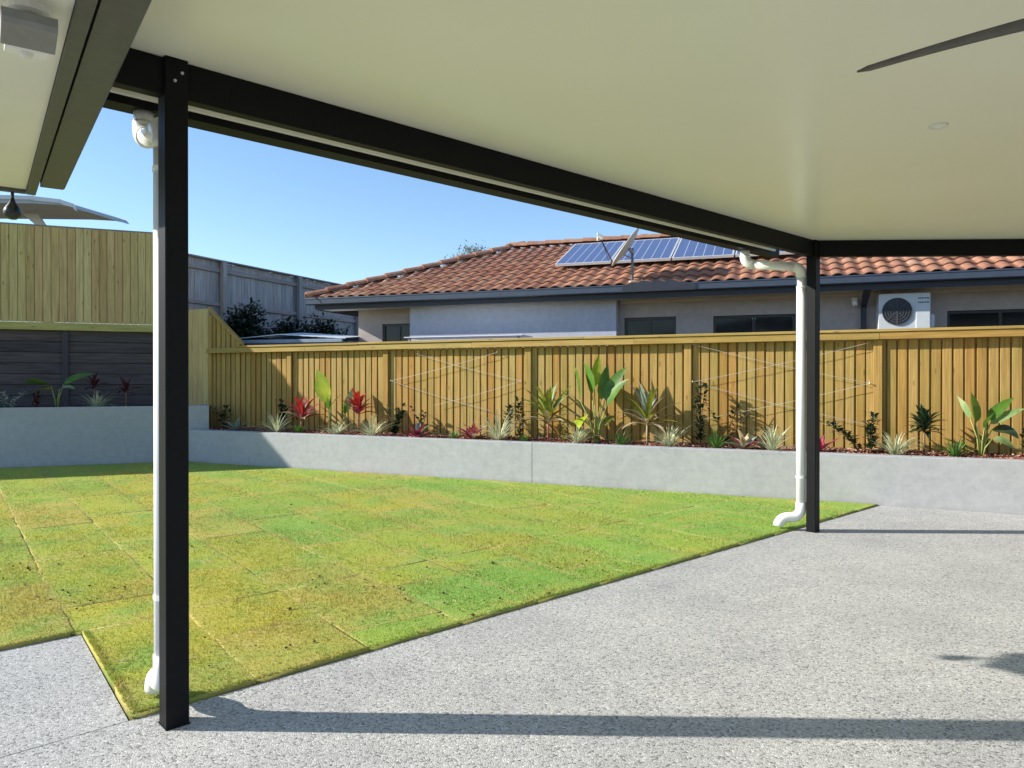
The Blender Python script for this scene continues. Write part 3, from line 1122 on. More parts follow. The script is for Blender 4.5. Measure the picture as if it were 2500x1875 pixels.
def downpipe(label, s_, off, top_run, shoe):
    """pipe axis stands at (s_+off[0], off[1]) in the patio frame"""
    t = root('downpipe', label, 'downpipe', P0 + PE * s_, PA, 'white downpipes at the patio posts')
    x, y = off
    r = 0.043
    gx, gy = top_run
    # outlet spout from the gutter, offset run and vertical pipe
    obj('spout', MB().tube([(gx, gy, 2.64), (gx, gy, 2.55)], r, 16), M['pvc'], t, smooth=True)
    dx, dy = x - gx, y - gy
    L = math.hypot(dx, dy)
    ux, uy = dx / L, dy / L
    zr = 2.50
    b1 = arc((gx, gy, zr), (0, 0, 0.07), (ux * 0.07, uy * 0.07, 0))
    obj('elbow', MB().tube([(gx, gy, 2.585)] + b1, r + 0.005, 16), M['pvc'], t, smooth=True)
    obj('offset_pipe', MB().tube([b1[-1], (x - ux * 0.06, y - uy * 0.06, zr - 0.03)], r, 16), M['pvc'], t, smooth=True)
    b2_ = arc((x, y, zr - 0.03), (-ux * 0.07, -uy * 0.07, 0), (0, 0, -0.07))
    obj('elbow', MB().tube(b2_ + [(x, y, zr - 0.13)], r + 0.005, 16), M['pvc'], t, smooth=True)
    obj('pipe', MB().tube([(x, y, zr - 0.11), (x, y, 0.21)], r, 20), M['pvc'], t, smooth=True)
    # shoe: bends out over the lawn and down
    vx, vy, reach = shoe
    s1 = arc((x, y, 0.12), (0, 0, 0.09), (vx * 0.09, vy * 0.09, 0))
    ex = (x + vx * reach, y + vy * reach)
    s2 = arc((ex[0], ex[1], 0.12), (-vx * 0.09, -vy * 0.09, 0), (0, 0, -0.08))
    obj('shoe', MB().tube([(x, y, 0.26)] + s1 + s2, r + 0.004, 16), M['pvc'], t, smooth=True)
    for z in (0.50, 2.28):
        obj('bracket', MB().tube([(x, y, z - 0.01), (x, y, z + 0.01)], r + 0.0035, 16).box(x, 0.02 if x < 0 else x + .02, 0.046, 0.056, z - 0.01, z + 0.01), M['white_plastic'], t)


downpipe('white downpipe fixed behind the near black post', 0.0, (-0.001, 0.107), (0.03, 0.49), (0.12, 0.99, 0.20))
downpipe('white downpipe with offset run beside the far black post', 5.674, (-0.02, 0.105), (-0.36, 0.49), (-0.70, 0.71, 0.21))

# ceiling fan, downlight -----------------------------------------------------
fan = root('ceiling_fan', 'dark ceiling fan with one long blade reaching in at top right', 'ceiling fan', (1.615, 1.965, 2.418), 0)
obj('motor', MB().lathe([(0.001, -0.10), (0.06, -0.095), (0.105, -0.06), (0.115, 0.0), (0.10, 0.04), (0.03, 0.06), (0.02, 0.07), (0.001, 0.07)], (0, 0, 0), 28), M['blade'], fan, smooth=True)
obj('rod', MB().tube([(0, 0, 0.06), (0, 0, 0.24)], 0.013, 12), M['blade'], fan, smooth=True)
obj('canopy_cup', MB().lathe([(0.001, 0.279), (0.065, 0.279), (0.06, 0.24), (0.02, 0.21), (0.001, 0.21)], (0, 0, 0), 24), M['blade'], fan, smooth=True)
bl = MB()
nb = 16
for i in range(nb + 1):
    t = i / nb
    x = 0.10 + 0.56 * t
    w = 0.030 * (1 - 0.50 * t) * (1.0 if t < 0.94 else math.sqrt(max(0.02, 1 - ((t - 0.94) / 0.06) ** 2)))
    z = -0.005 + 0.004 * math.sin(math.pi * t) - 0.006 * t
    tw = R(14 - 8 * t)
    cy = 0.004 * math.sin(math.pi * t)
    for q, th in ((-1, 0.003), (0, 0.008), (1, 0.003)):
        bl.v.append((x, cy + q * w * math.cos(tw), z + q * w * math.sin(tw) + th * 0.6))
    for q, th in ((-1, 0.003), (0, 0.004), (1, 0.003)):
        bl.v.append((x, cy + q * w * math.cos(tw), z + q * w * math.sin(tw) - th * 0.6))
for i in range(nb):
    a, b = i * 6, (i + 1) * 6
    bl.f += [(a, a + 1, b + 1, b), (a + 1, a + 2, b + 2, b + 1), (a + 3, b + 3, b + 4, a + 4), (a + 4, b + 4, b + 5, a + 5), (a, b, b + 3, a + 3), (a + 2, a + 5, b + 5, b + 2)]
bl.f += [(0, 3, 4, 1), (1, 4, 5, 2), (nb * 6, nb * 6 + 1, nb * 6 + 4, nb * 6 + 3), (nb * 6 + 1, nb * 6 + 2, nb * 6 + 5, nb * 6 + 4)]
blm = bl.mesh('blade', True)
blm.materials.append(M['blade'])
for k in range(3):
    obj('blade', blm, None, fan, (0, 0, 0), (0, 0, R(138 + 120 * k)))

dl = root('downlight', 'small round white recessed downlight in the cream ceiling', 'downlight', (2.17, 3.76, ZC), 0)
obj('trim_ring', MB().lathe([(0.030, 0.0005), (0.031, -0.006), (0.045, -0.007), (0.047, -0.0005)], (0, 0, 0), 28), M['soffit'], dl, smooth=True)
obj('lens', MB().disc((0, 0, -0.003), 0.030, 0.0025, 24), M['white_plastic'], dl)

# ------------------------------------------------------------------ eave of the house
ev = root('house_eave', 'dark grey fascia and gutter with cream soffit of the house at upper left', 'eave', E0, EA)
EL = 5.2
obj('gutter', MB().extrude_x([(-0.110, 2.405), (-0.008, 2.405), (0.0, 2.412), (0.0, 2.51), (-0.110, 2.51)], 0.0, EL), M['eave_dark'], ev)
obj('fascia', MB().bbox(-0.13, EL, -0.165, -0.122, 2.385, 2.54, 0.002, 0), M['eave_dark'], ev)
obj('end_fascia', MB().bbox(-0.13, -0.09, -0.42, -0.167, 2.385, 2.54, 0.002, 1), M['eave_dark'], ev)
obj('soffit', MB().box(-0.088, EL, -0.42, -0.167, 2.402, 2.412), M['soffit'], ev)
obj('roof_sheet', MB().add([(-0.11, -0.10, 2.515), (EL, -0.10, 2.515), (EL, -0.42, 2.545), (-0.11, -0.42, 2.545), (-0.11, -0.10, 2.52), (EL, -0.10, 2.52), (EL, -0.42, 2.55), (-0.11, -0.42, 2.55)],
                               [(0, 3, 2, 1), (4, 5, 6, 7), (0, 1, 5, 4), (1, 2, 6, 5), (2, 3, 7, 6), (3, 0, 4, 7)]), M['eave_dark'], ev)

fl = root('sensor_light', 'grey floodlight on a white sensor base under the soffit', 'light', (-1.30, 1.985, 2.402), EA)
obj('base', MB().lathe([(0.001, 0.0), (0.055, 0.0), (0.055, -0.018), (0.045, -0.025), (0.001, -0.025)], (0, 0, 0), 20), M['white_plastic'], fl, smooth=False)
obj('arm', MB().tube([(0, 0, -0.02), (0.0, 0.0, -0.05)], 0.016, 10).tube([(-0.02, 0, -0.02), (-0.09, 0.0, -0.035)], 0.014, 10), M['white_plastic'], fl)
Mh = Matrix.Translation((0.03, 0, -0.075)) @ Matrix.Rotation(R(-14), 4, 'Y')
obj('lamp_head', MB().bbox(-0.055, 0.06, -0.062, 0.062, -0.022, 0.022, 0.010, 1, Mh), M['grey_plastic'], fl)
Ms = Matrix.Translation((-0.115, 0.0, -0.050))
sens = obj('sensor', MB().bbox(-0.035, 0.030, -0.05, 0.05, -0.030, 0.030, 0.010, 1, Ms), M['white_plastic'], fl)
obj('sensor_eye', MB().lathe([(0.018, 0), (0.016, -0.008), (0.009, -0.014), (0.001, -0.016)], (-0.115, 0, -0.0801), 14), M['soffit'], sens, smooth=True)

hp = E0 + Vector((math.cos(EA), math.sin(EA), 0)) * -0.11 + Vector((-math.sin(EA), math.cos(EA), 0)) * -0.225
hs = root('hanging_fitting', 'small black teardrop fitting hanging from the eave corner', 'fitting', (hp.x, hp.y, 2.385), 0)
obj('stem', MB().tube([(0, 0, 0), (0, 0, -0.035)], 0.008, 10), M['black_plastic'], hs)
obj('bulb', MB().lathe([(0.001, -0.03), (0.009, -0.034), (0.016, -0.055), (0.036, -0.085), (0.042, -0.105), (0.036, -0.128), (0.018, -0.142), (0.001, -0.145)], (0, 0, 0), 20), M['black_plastic'], hs, smooth=True)

# ------------------------------------------------------------------ neighbour's house
hse = root('neighbour_house', 'neighbour house with terracotta tiled hip roof and dark gutter behind the fence', 'house', N0, NA)
TP = 0.42
PITCH = math.atan(TP)
ZG = 2.90
LEN = 14.0
HW = 2.965
walls = MB()
obj('wall', MB().box(1.90, 5.63, 0.38, 0.62, -0.1, 2.715), M['stucco_blue_shade'], hse)     # projecting wall
# recessed front wall is built round its window openings
wins = [(1.22, 1.89, 1.30, 2.45), (5.72, 6.56, 1.30, 2.44), (7.14, 8.36, 1.30, 2.43), (10.40, 11.75, 1.30, 2.41)]
edges = [0.72, 1.22, 1.998]
wl_ = MB()
wl_.box(0.72, 1.22, 0.60, 0.80, -0.1, 2.716).box(1.22, 1.898, 0.60, 0.80, 2.45, 2.716).box(1.22, 1.898, 0.60, 0.80, -0.1, 1.30)
wl_.box(0.72, 0.92, 0.80, 5.2, -0.1, 2.716)
obj('wall', wl_, M['stucco'], hse)
wr = MB()
cur = 5.632
for a, b, z0, z1 in wins[1:]:
    wr.box(cur, a, 0.60, 0.80, -0.1, 2.716)
    wr.box(a, b, 0.60, 0.80, z1, 2.716)
    wr.box(a, b, 0.60, 0.80, -0.1, z0)
    cur = b
wr.box(cur, 13.4, 0.60, 0.80, -0.1, 2.716)
obj('wall', wr, M['stucco'], hse)
for a, b, z0, z1 in wins:
    w = obj('window', MB().box(a, a + 0.04, 0.64, 0.70, z0, z1).box(b - 0.04, b, 0.64, 0.70, z0, z1).box(a + .04, b - .04, 0.64, 0.70, z1 - 0.04, z1).box(a + .04, b - .04, 0.64, 0.70, z0, z0 + 0.04).box((a + b) / 2 - 0.02, (a + b) / 2 + 0.02, 0.645, 0.695, z0 + .04, z1 - .04), M['winframe'], hse)
    for c0, c1 in ((a + .042, (a + b) / 2 - .022), ((a + b) / 2 + .022, b - .042)):
        obj('pane', MB().box(c0, c1, 0.665, 0.672, z0 + .042, z1 - .042), M['glass'], w)
    obj('sill', MB().bbox(a - 0.03, b + 0.03, 0.57, 0.64, z0 - 0.06, z0 - 0.002, 0.005, 0), M['stucco'], w)
# interior darkness: floor and back so the panes do not look through
obj('back_wall', MB().box(0.93, 13.4, 5.0, 5.2, -0.1, 2.716), M['stucco'], hse)
obj('soffit', MB().box(0.13, LEN, 0.135, 0.60, 2.718, 2.726), M['soffit_cream'], hse)
obj('cornice', MB().box(5.67, 13.4, 0.57, 0.598, 2.67, 2.717), M['soffit_cream'], hse)
obj('fascia', MB().box(0.10, LEN, 0.105, 0.13, 2.70, 2.86).box(0.105, 0.13, 0.13, 5.8, 2.70, 2.86), M['fascia_dark'], hse)
gp = [(0.0, 2.80), (0.012, 2.785), (0.10, 2.785), (0.10, 2.885), (0.085, 2.885), (0.085, 2.80), (0.022, 2.80), (0.016, 2.815), (0.016, 2.895), (0.02, 2.905), (-0.004, 2.905), (-0.008, 2.89), (-0.001, 2.875)]
obj('gutter', MB().extrude_x(gp, -0.02, LEN), M['gutter_blue'], hse)
obj('gutter_bracket', MB().box(5.79, 5.83, -0.012, -0.001, 2.79, 2.90), M['gutter_blue'], hse)

# roof: underlay planes with the tiles on them
rf = MB()
zb = ZG - 0.03
rf.add([(0, 0.05, zb), (LEN, 0.05, zb), (LEN, HW, zb + (HW - .05) * TP), (HW, HW, zb + (HW - .05) * TP), (0.0, 2 * HW, zb), (LEN, 2 * HW, zb)],
       [(0, 1, 2, 3), (0, 3, 4), (3, 2, 5, 4)])
roof = obj('roof', rf, M['underlay'], hse)
TW, TG = 0.21, 0.325


def tile_shape(mb, Mx=None):
    n = 8
    vs = []
    for (yy, zz) in ((0.0, 0.024), (0.36, 0.0)):
        for i in range(n + 1):
            q = i / n
            z = 0.034 * max(0.0, math.sin(math.pi * min(1, q / 0.78))) ** 0.8 if q < 0.78 else 0.0
            vs.append((q * TW * 1.04, yy, z + zz))
    for i in range(n + 1):
        q = i / n
        z = 0.034 * max(0.0, math.sin(math.pi * min(1, q / 0.78))) ** 0.8 if q < 0.78 else 0.0
        vs.append((q * TW * 1.04, 0.004, z + 0.010))
    fs = [(i, i + 1, n + 2 + i, n + 1 + i) for i in range(n)]
    fs += [(2 * n + 2 + i, 2 * n + 3 + i, i + 1, i) for i in range(n)]
    fs = [tuple(f) for f in fs]
    if Mx is not None:
        vs = [Mx @ Vector(p) for p in vs]
    mb.add(vs, fs)


tm = MB()
tile_shape(tm)
tmesh = tm.mesh('tile', True)
tmesh.materials.append(M['tile'])
tmesh.polygons.foreach_set('use_smooth', [True] * 8 + [False] * 8)
cands = []
rows = 10
tr = random.Random(8)
hM = Matrix.Translation(N0) @ Matrix.Rotation(NA, 4, 'Z')
for j in range(rows):
    dd = j * TG * math.cos(PITCH)
    for i in range(0, int(12.4 / TW)):
        s = i * TW
        if s < dd - 0.06:
            continue
        if dd > HW - 0.12:
            continue
        z = ZG - 0.01 + dd * TP
        Mx = Matrix.Translation((s, dd + 0.015, z)) @ Matrix.Rotation(PITCH, 4, 'X') @ Matrix.Rotation(tr.uniform(-.008, .008), 4, 'Z')
        hid = 0
        if 4.45 < s < 8.4 and 1.1 < dd < 2.35:
            hid = 1
        wp = hM @ Mx.translation
        vis = abs(wp.x / wp.y) < 0.72
        cands.append(((hid, 0 if vis else 1, (wp - Vector((0, 0, 1.4))).length), Mx))
cands.sort(key=lambda q: q[0])
for _, Mx in cands[:300]:
    o = obj('tile', tmesh, None, roof)
    o.matrix_local = Mx
rest = MB()
for _, Mx in cands[300:]:
    tile_shape(rest, Mx)
tag(obj('tiles', rest, M['tile'], roof), kind='stuff')

# hip and ridge caps
def cap_mesh():
    mb = MB()
    n = 6
    vs = []
    for x, r in ((0, 0.115), (0.42, 0.098)):
        for i in range(n + 1):
            a = math.pi * i / n
            vs.append((x, math.cos(a) * r, math.sin(a) * r * 0.8 + 0.01))
        for i in range(n + 1):
            a = math.pi * i / n
            vs.append((x, math.cos(a) * (r - 0.016), math.sin(a) * (r - 0.016) * 0.8))
    m = n + 1
    for i in range(n):
        mb.f.append((i, 2 * m + i, 2 * m + i + 1, i + 1))
        mb.f.append((i, i + 1, m + i + 1, m + i))
        mb.f.append((2 * m + i, 3 * m + i, 3 * m + i + 1, 2 * m + i + 1))
    mb.v = vs
    me = mb.mesh('ridge_cap')
    me.materials.append(M['tile'])
    return me


capm = cap_mesh()
hip0, hip1 = Vector((0.0, 0.0, ZG + 0.02)), Vector((HW, HW, ZG + 0.02 + HW * TP))
hd = (hip1 - hip0)
nl = int(hd.length / 0.385)
for i in range(nl + 1):
    p = hip0 + hd * (i * 0.385 / hd.length)
    o = obj('ridge_cap', capm, None, roof)
    q = hd.to_track_quat('X', 'Z')
    o.matrix_local = Matrix.Translation(p + Vector((0, 0, tr.uniform(-.004, .004)))) @ q.to_matrix().to_4x4() @ Matrix.Rotation(R(2), 4, 'Y')
i = 0
while HW + i * 0.385 < 12.5:
    o = obj('ridge_cap', capm, None, roof)
    o.matrix_local = Matrix.Translation((HW - 0.05 + i * 0.385, HW, ZG + 0.03 + HW * TP + tr.uniform(-.004, .004))) @ Matrix.Rotation(R(1.5), 4, 'Y')
    i += 1
# scalloped dark flashing at the gutter
fs_ = MB()
n = 40
for i in range(n + 1):
    s = 5.80 + 1.12 * i / n
    env = min(1, (s - 5.80) / 0.25) * min(1, (6.92 - s) / 0.35)
    zt = 2.885 + 0.040 * env + 0.034 * env * abs(math.sin(math.pi * (s + 0.05) / TW))
    for yy in (-0.014, -0.004):
        fs_.v += [(s, yy, 2.79), (s, yy - 0.004, zt)]
for i in range(n):
    a, b = i * 4, (i + 1) * 4
    fs_.f += [(a, b, b + 1, a + 1), (a + 2, a + 3, b + 3, b + 2), (a + 1, b + 1, b + 3, a + 3), (a, a + 2, b + 2, b)]
obj('scalloped_flashing', fs_, M['fascia_dark'], hse)
# wall downpipe of the neighbour
dp = root('wall_downpipe', 'thin dark downpipe on the neighbour wall left of the air conditioner', 'downpipe', hM @ Vector((9.30, 0.52, 0.0)), NA)
obj('pipe', MB().box(-0.035, 0.035, 0.0, 0.06, 0.0, 2.50), M['fascia_dark'], dp)
obj('offset', MB().add([(-0.05, -0.43, 2.70), (0.05, -0.43, 2.70), (0.05, -0.33, 2.70), (-0.05, -0.33, 2.70), (-0.036, 0.0, 2.49), (0.036, 0.0, 2.49), (0.036, 0.06, 2.52), (-0.036, 0.06, 2.52)],
                       [(0, 1, 2, 3), (0, 4, 5, 1), (1, 5, 6, 2), (2, 6, 7, 3), (3, 7, 4, 0), (4, 7, 6, 5)]), M['fascia_dark'], dp)
wlamp = root('wall_light', 'small pale lamp on the neighbour wall under the soffit', 'lamp', hM @ Vector((9.18, 0.52, 2.58)), NA)
obj('mount', MB().box(-0.04, 0.04, 0.03, 0.075, -0.02, 0.06), M['white_plastic'], wlamp)
obj('lamp_head', MB().lathe([(0.001, 0.02), (0.035, 0.015), (0.05, -0.02), (0.04, -0.06), (0.001, -0.07)], (0, -0.02, 0.0), 12), M['white_plastic'], wlamp, smooth=True)

# air conditioner --------------------------------------------------------------
ac = root('air_conditioner', 'white split air conditioner outdoor unit on the neighbour wall', 'air conditioner', hM @ Vector((9.47, 0.28, 2.13)), NA)
obj('casing', MB().bbox(0, 0.66, 0.0, 0.28, 0, 0.52, 0.012, 1), M['ac'], ac)
obj('fan_guard', MB().disc((0.235, 0.0, 0.265), 0.195, 0.012, 36, 'y'), M['grille'], ac)
gr_ = MB()
for rr in (0.05, 0.085, 0.12, 0.155, 0.19):
    gr_.tube([(0.235 + rr * math.cos(a), -0.017, 0.265 + rr * math.sin(a)) for a in [2 * math.pi * i / 28 for i in range(29)]], 0.003, 5, cap=False)
for i in range(8):
    a = math.pi * i / 4
    gr_.tube([(0.235, -0.017, 0.265), (0.235 + 0.19 * math.cos(a), -0.017, 0.265 + 0.19 * math.sin(a))], 0.003, 5)
obj('guard_rings', gr_, M['grille_rim'], ac)
obj('front_panel', MB().bbox(0.475, 0.652, -0.012, -0.001, 0.012, 0.508, 0.004, 2), M['ac'], ac)
obj('valve_cover', MB().bbox(0.661, 0.715, 0.03, 0.24, 0.03, 0.22, 0.02, 1), M['ac'], ac)
pr = MB()
for z in (0.445, 0.385):
    x = 0.50
    k = 0
    while x < 0.62:
        w_ = 0.012 + 0.006 * ((k * 7) % 3)
        pr.box(x, x + w_, -0.0145, -0.0122, z - 0.009, z + 0.009)
        x += w_ + 0.006
        k += 1
obj('lettering', pr, M['print'], ac)
obj('bracket', MB().box(0.06, 0.10, 0.0, 0.32, -0.04, -0.001).box(0.56, 0.60, 0.0, 0.32, -0.04, -0.001), M['galv'], ac)

# solar panels ------------------------------------------------------------------
sg = ['leftmost solar panel on the tiled roof, behind the dish feed arm', 'solar panel second from the left, partly behind the satellite dish', 'solar panel third from the left on the tiled roof', 'rightmost visible solar panel on the tiled roof, cut off by the patio gutter']
for k in range(4):
    s = 4.43 + 1.01 * k
    base = hM @ Vector((s, 0.96, ZG + 0.12 + 0.96 * TP))
    t = root('solar_panel', sg[k], 'solar panel', base, NA, 'solar panels on the neighbour roof')
    t.rotation_euler = Euler((PITCH, 0, 0)).to_matrix().to_4x4().to_euler() if False else (Matrix.Rotation(NA, 4, 'Z') @ Matrix.Rotation(PITCH, 4, 'X')).to_euler()
    W, L = 0.985, 1.58
    obj('frame', MB().box(0, W, 0, 0.03, -0.02, 0.022).box(0, W, L - 0.03, L, -0.02, 0.022).box(0, 0.025, 0.03, L - 0.03, -0.02, 0.022).box(W - 0.025, W, 0.03, L - 0.03, -0.02, 0.022), M['alu'], t)
    obj('cell_sheet', MB().box(0, 0.935, 0, 1.52, -0.004, 0.004), M['solar'], t, (0.025, 0.03, 0.012))
    obj('mounting_rail', MB().box(0, W + 0.02, 0.25, 0.29, -0.06, -0.021).box(0, W + 0.02, 1.25, 1.29, -0.06, -0.021), M['alu'], t)
    for yy in (0.27, 1.27):
        obj('roof_hook', MB().box(0.46, 0.50, yy - 0.015, yy + 0.015, -0.16, -0.061), M['alu'], t)

# satellite dish ------------------------------------------------------------------
sd = root('satellite_dish', 'cream satellite dish on a grey mast above the neighbour gutter', 'satellite dish', hM @ Vector((5.93, 0.16, 2.93)), NA)
obj('mast', MB().tube([(0, 0, 0.0), (0, 0, 0.57)], 0.021, 12), M['mast'], sd, smooth=True)
obj('foot', MB().disc((0, 0, 0.02), 0.06, 0.03, 16), M['galv'], sd)
# dish: axis points left and up, seen nearly edge on
ax = Vector((-0.80, -0.16, 0.58)).normalized()
upv = Vector((0.56, 0.10, 0.80))
upv = (upv - ax * upv.dot(ax)).normalized()
sdv = ax.cross(upv).normalized()
cen = Vector((-0.10, -0.06, 0.60))
dm = MB()
nr, na = 6, 28
for side in (0, 1):
    for i in range(nr + 1):
        r = i / nr
        for k in range(na):
            a = 2 * math.pi * k / na
            p = cen + upv * (0.37 * r * math.cos(a)) + sdv * (0.33 * r * math.sin(a)) + ax * (0.055 * r * r - 0.055 - 0.012 * side)
            dm.v.append(p)
for side in (0, 1):
    o0 = side * (nr + 1) * na
    for i in range(nr):
        for k in range(na):
            a, b = o0 + i * na + k, o0 + i * na + (k + 1) % na
            dm.f.append((a, b, b + na, a + na) if side else (a, a + na, b + na, b))
for k in range(na):
    a, b = nr * na + k, nr * na + (k + 1) % na
    o1 = (nr + 1) * na
    dm.f.append((a, a + o1, b + o1, b))
obj('reflector', dm, M['dish'], sd, smooth=True)
obj('back_bracket', MB().tube([Vector((0, 0, 0.50)), cen - ax * 0.075], 0.028, 8).tube([Vector((0, 0, 0.40)), cen - ax * 0.07 - upv * 0.12], 0.012, 8), M['galv'], sd)
lnb = cen + ax * 0.44 - upv * 0.10
obj('feed_arm', MB().tube([cen - upv * 0.34 - ax * 0.02, lnb], 0.012, 8), M['steel_dark'], sd)
obj('feed_horn', MB().tube([lnb + ax * 0.03, lnb - ax * 0.07], [0.03, 0.038], 12).tube([lnb + ax * 0.02 + Vector((0, 0, 0.03)), lnb + ax * 0.02 - Vector((0, 0, 0.09))], 0.018, 8), M['dish'], sd)
obj('cable', MB().tube([lnb - Vector((0, 0, .03)), lnb + Vector((0.06, 0, -0.10)), cen - upv * 0.30 + ax * 0.12 + Vector((0, 0, -.03)), Vector((-0.02, 0, 0.2)), Vector((-0.02, 0.0, 0.06))], 0.004, 5), M['black_plastic'], sd)

# ------------------------------------------------------------------ things beyond the fences
GFA = math.atan2(0.92, 0.39)
gf = root('weathered_fence', 'tall grey weathered paling fence climbing away behind the corner', 'fence', (-6.6, 15.0, 0), GFA)
gp_ = MB().bbox(-0.0735, 0.0735, 0.0, 0.018, 0, 2.78, 0.003).mesh('paling')
gp_.materials.append(M['greywood'])
s = -0.3
while s < 9.6:
    obj('paling', gp_, None, gf, (s, 0.045 + fr.uniform(-.004, .004), 1.17 + fr.uniform(-.01, .01)), (0, fr.uniform(-.004, .004), 0))
    s += 0.148
lapg = MB()
q_ = -0.3
while q_ < 9.6:
    lapg.box(q_ + 0.02, q_ + 0.13, 0.072, 0.086, 1.15, 3.95)
    q_ += 0.148
tag(obj('lapped_boards', lapg, M['greywood'], gf), kind='stuff')
for z in (2.16, 3.00, 3.72):
    obj('rail', MB().bbox(-0.4, 9.7, -0.01, 0.042, z, z + 0.09, 0.004, 0), M['greywood_x'], gf)
obj('capping', MB().bbox(-0.4, 9.7, -0.06, 0.09, 3.955, 3.985, 0.004, 0), M['greywood_x'], gf)
for q in (0.93, 3.42, 5.9, 8.4):
    obj('fence_post', MB().bbox(q - .06, q + .06, -0.10, -0.012, 0.4, 3.95, 0.004), M['greywood'], gf)
hb = MB()
hb.prism([(-6.9, 15.2), (-3.0, 24.4), (-16, 30), (-18, 18)], -0.1, 1.6)
tag(obj('hill_terrace', hb, M['earth']), kind='structure')

# garden shed with a pale roof
shd = root('garden_shed', 'low metal shed with pale ribbed roof just behind the fence corner', 'shed', (-5.05, 13.95, 0), FA + R(8))
obj('wall', MB().box(0.0, 2.05, 0.05, 1.4, -0.1, 2.12), M['shed_wall'], shd)
rf = MB()
nrib = 26
for i in range(nrib + 1):
    x = -0.08 + 2.22 * i / nrib
    zz = 0.004 * (i % 2)
    rise = 0.10 * (1 - abs(x - 0.78) / 1.5)
    for yy, dz in ((-0.04, 0.0), (0.7, 0.07), (1.5, 0.0)):
        rf.v.append((x, yy, 2.17 + zz + rise + dz))
    for yy, dz in ((-0.04, 0.0), (0.7, 0.07), (1.5, 0.0)):
        rf.v.append((x, yy, 2.155 + zz + rise + dz))
for i in range(nrib):
    a, b = i * 6, (i + 1) * 6
    rf.f += [(a, b, b + 1, a + 1), (a + 1, b + 1, b + 2, a + 2), (a + 3, a + 4, b + 4, b + 3), (a + 4, a + 5, b + 5, b + 4), (a, a + 3, b + 3, b), (a + 2, b + 2, b + 5, a + 5)]
obj('roof', rf, M['white_roof'], shd)
obj('gutter', MB().bbox(-0.08, 2.1, -0.10, -0.045, 2.10, 2.165, 0.006, 0), M['shed_wall'], shd)

aw = root('lean_to_roof', 'thin white edge of a low lean-to roof just above the fence line', 'roof', hM @ Vector((2.3, -0.62, 0)), NA)
obj('roof_sheet', MB().bbox(0, 2.05, 0.0, 0.55, 2.105, 2.122, 0.004, 0), M['white_roof'], aw)
obj('support', MB().box(0.05, 0.09, 0.05, 0.09, -0.1, 2.104).box(1.95, 1.99, 0.05, 0.09, -0.1, 2.104), M['galv'], aw)

# curved grey canopy above the tall fence
cn = root('curved_canopy', 'grey curved canopy sticking out above the tall fence at far left', 'canopy', (-11.2, 20.0, 0), 0)
cp = MB()
prof = [(-6.0, 6.27, 6.04), (-3.0, 6.25, 6.02), (-1.1, 6.19, 6.00), (-0.4, 6.10, 5.96), (-0.08, 5.99, 5.90), (0.0, 5.89, 5.86)]
for x, zt, zb_ in prof:
    cp.v += [(x, -1.0, zt - 0.06), (x, 1.6, zt + 0.10), (x, 1.6, zb_ + 0.12), (x, -1.0, zb_ - 0.03)]
for i in range(len(prof) - 1):
    a, b = i * 4, i * 4 + 4
    cp.f += [(a, b, b + 1, a + 1), (a + 1, b + 1, b + 2, a + 2), (a + 2, b + 2, b + 3, a + 3), (a + 3, b + 3, b, a)]
cp.f += [(0, 1, 2, 3), (20, 23, 22, 21)]
obj('roof_shell', cp, M['canopy'], cn)
et = MB()
for i in range(len(prof) - 1):
    (x, zt, _), (x2, zt2, _) = prof[i], prof[i + 1]
    et.add([(x, -1.03, zt - 0.15), (x2, -1.03, zt2 - 0.13), (x2, -1.03, zt2 - 0.03), (x, -1.03, zt - 0.04), (x, -1.002, zt - 0.15), (x2, -1.002, zt2 - 0.13), (x2, -1.002, zt2 - 0.03), (x, -1.002, zt - 0.04)],
           [(0, 1, 2, 3), (4, 7, 6, 5), (3, 2, 6, 7), (0, 4, 5, 1)])
obj('edge_trim', et, M['canopy_edge'], cn)
obj('strut', MB().add([(-2.2, 0.2, 5.98), (-1.8, 0.2, 5.98), (-1.45, 0.2, 5.45), (-1.6, 0.2, 5.45), (-2.2, 0.3, 5.98), (-1.8, 0.3, 5.98), (-1.45, 0.3, 5.45), (-1.6, 0.3, 5.45)],
                      [(0, 3, 2, 1), (4, 5, 6, 7), (0, 1, 5, 4), (1, 2, 6, 5), (2, 3, 7, 6), (3, 0, 4, 7)]), M['canopy_edge'], cn)
obj('post', MB().box(-1.62, -1.42, 0.15, 0.35, 2.1, 5.46), M['galv'], cn)


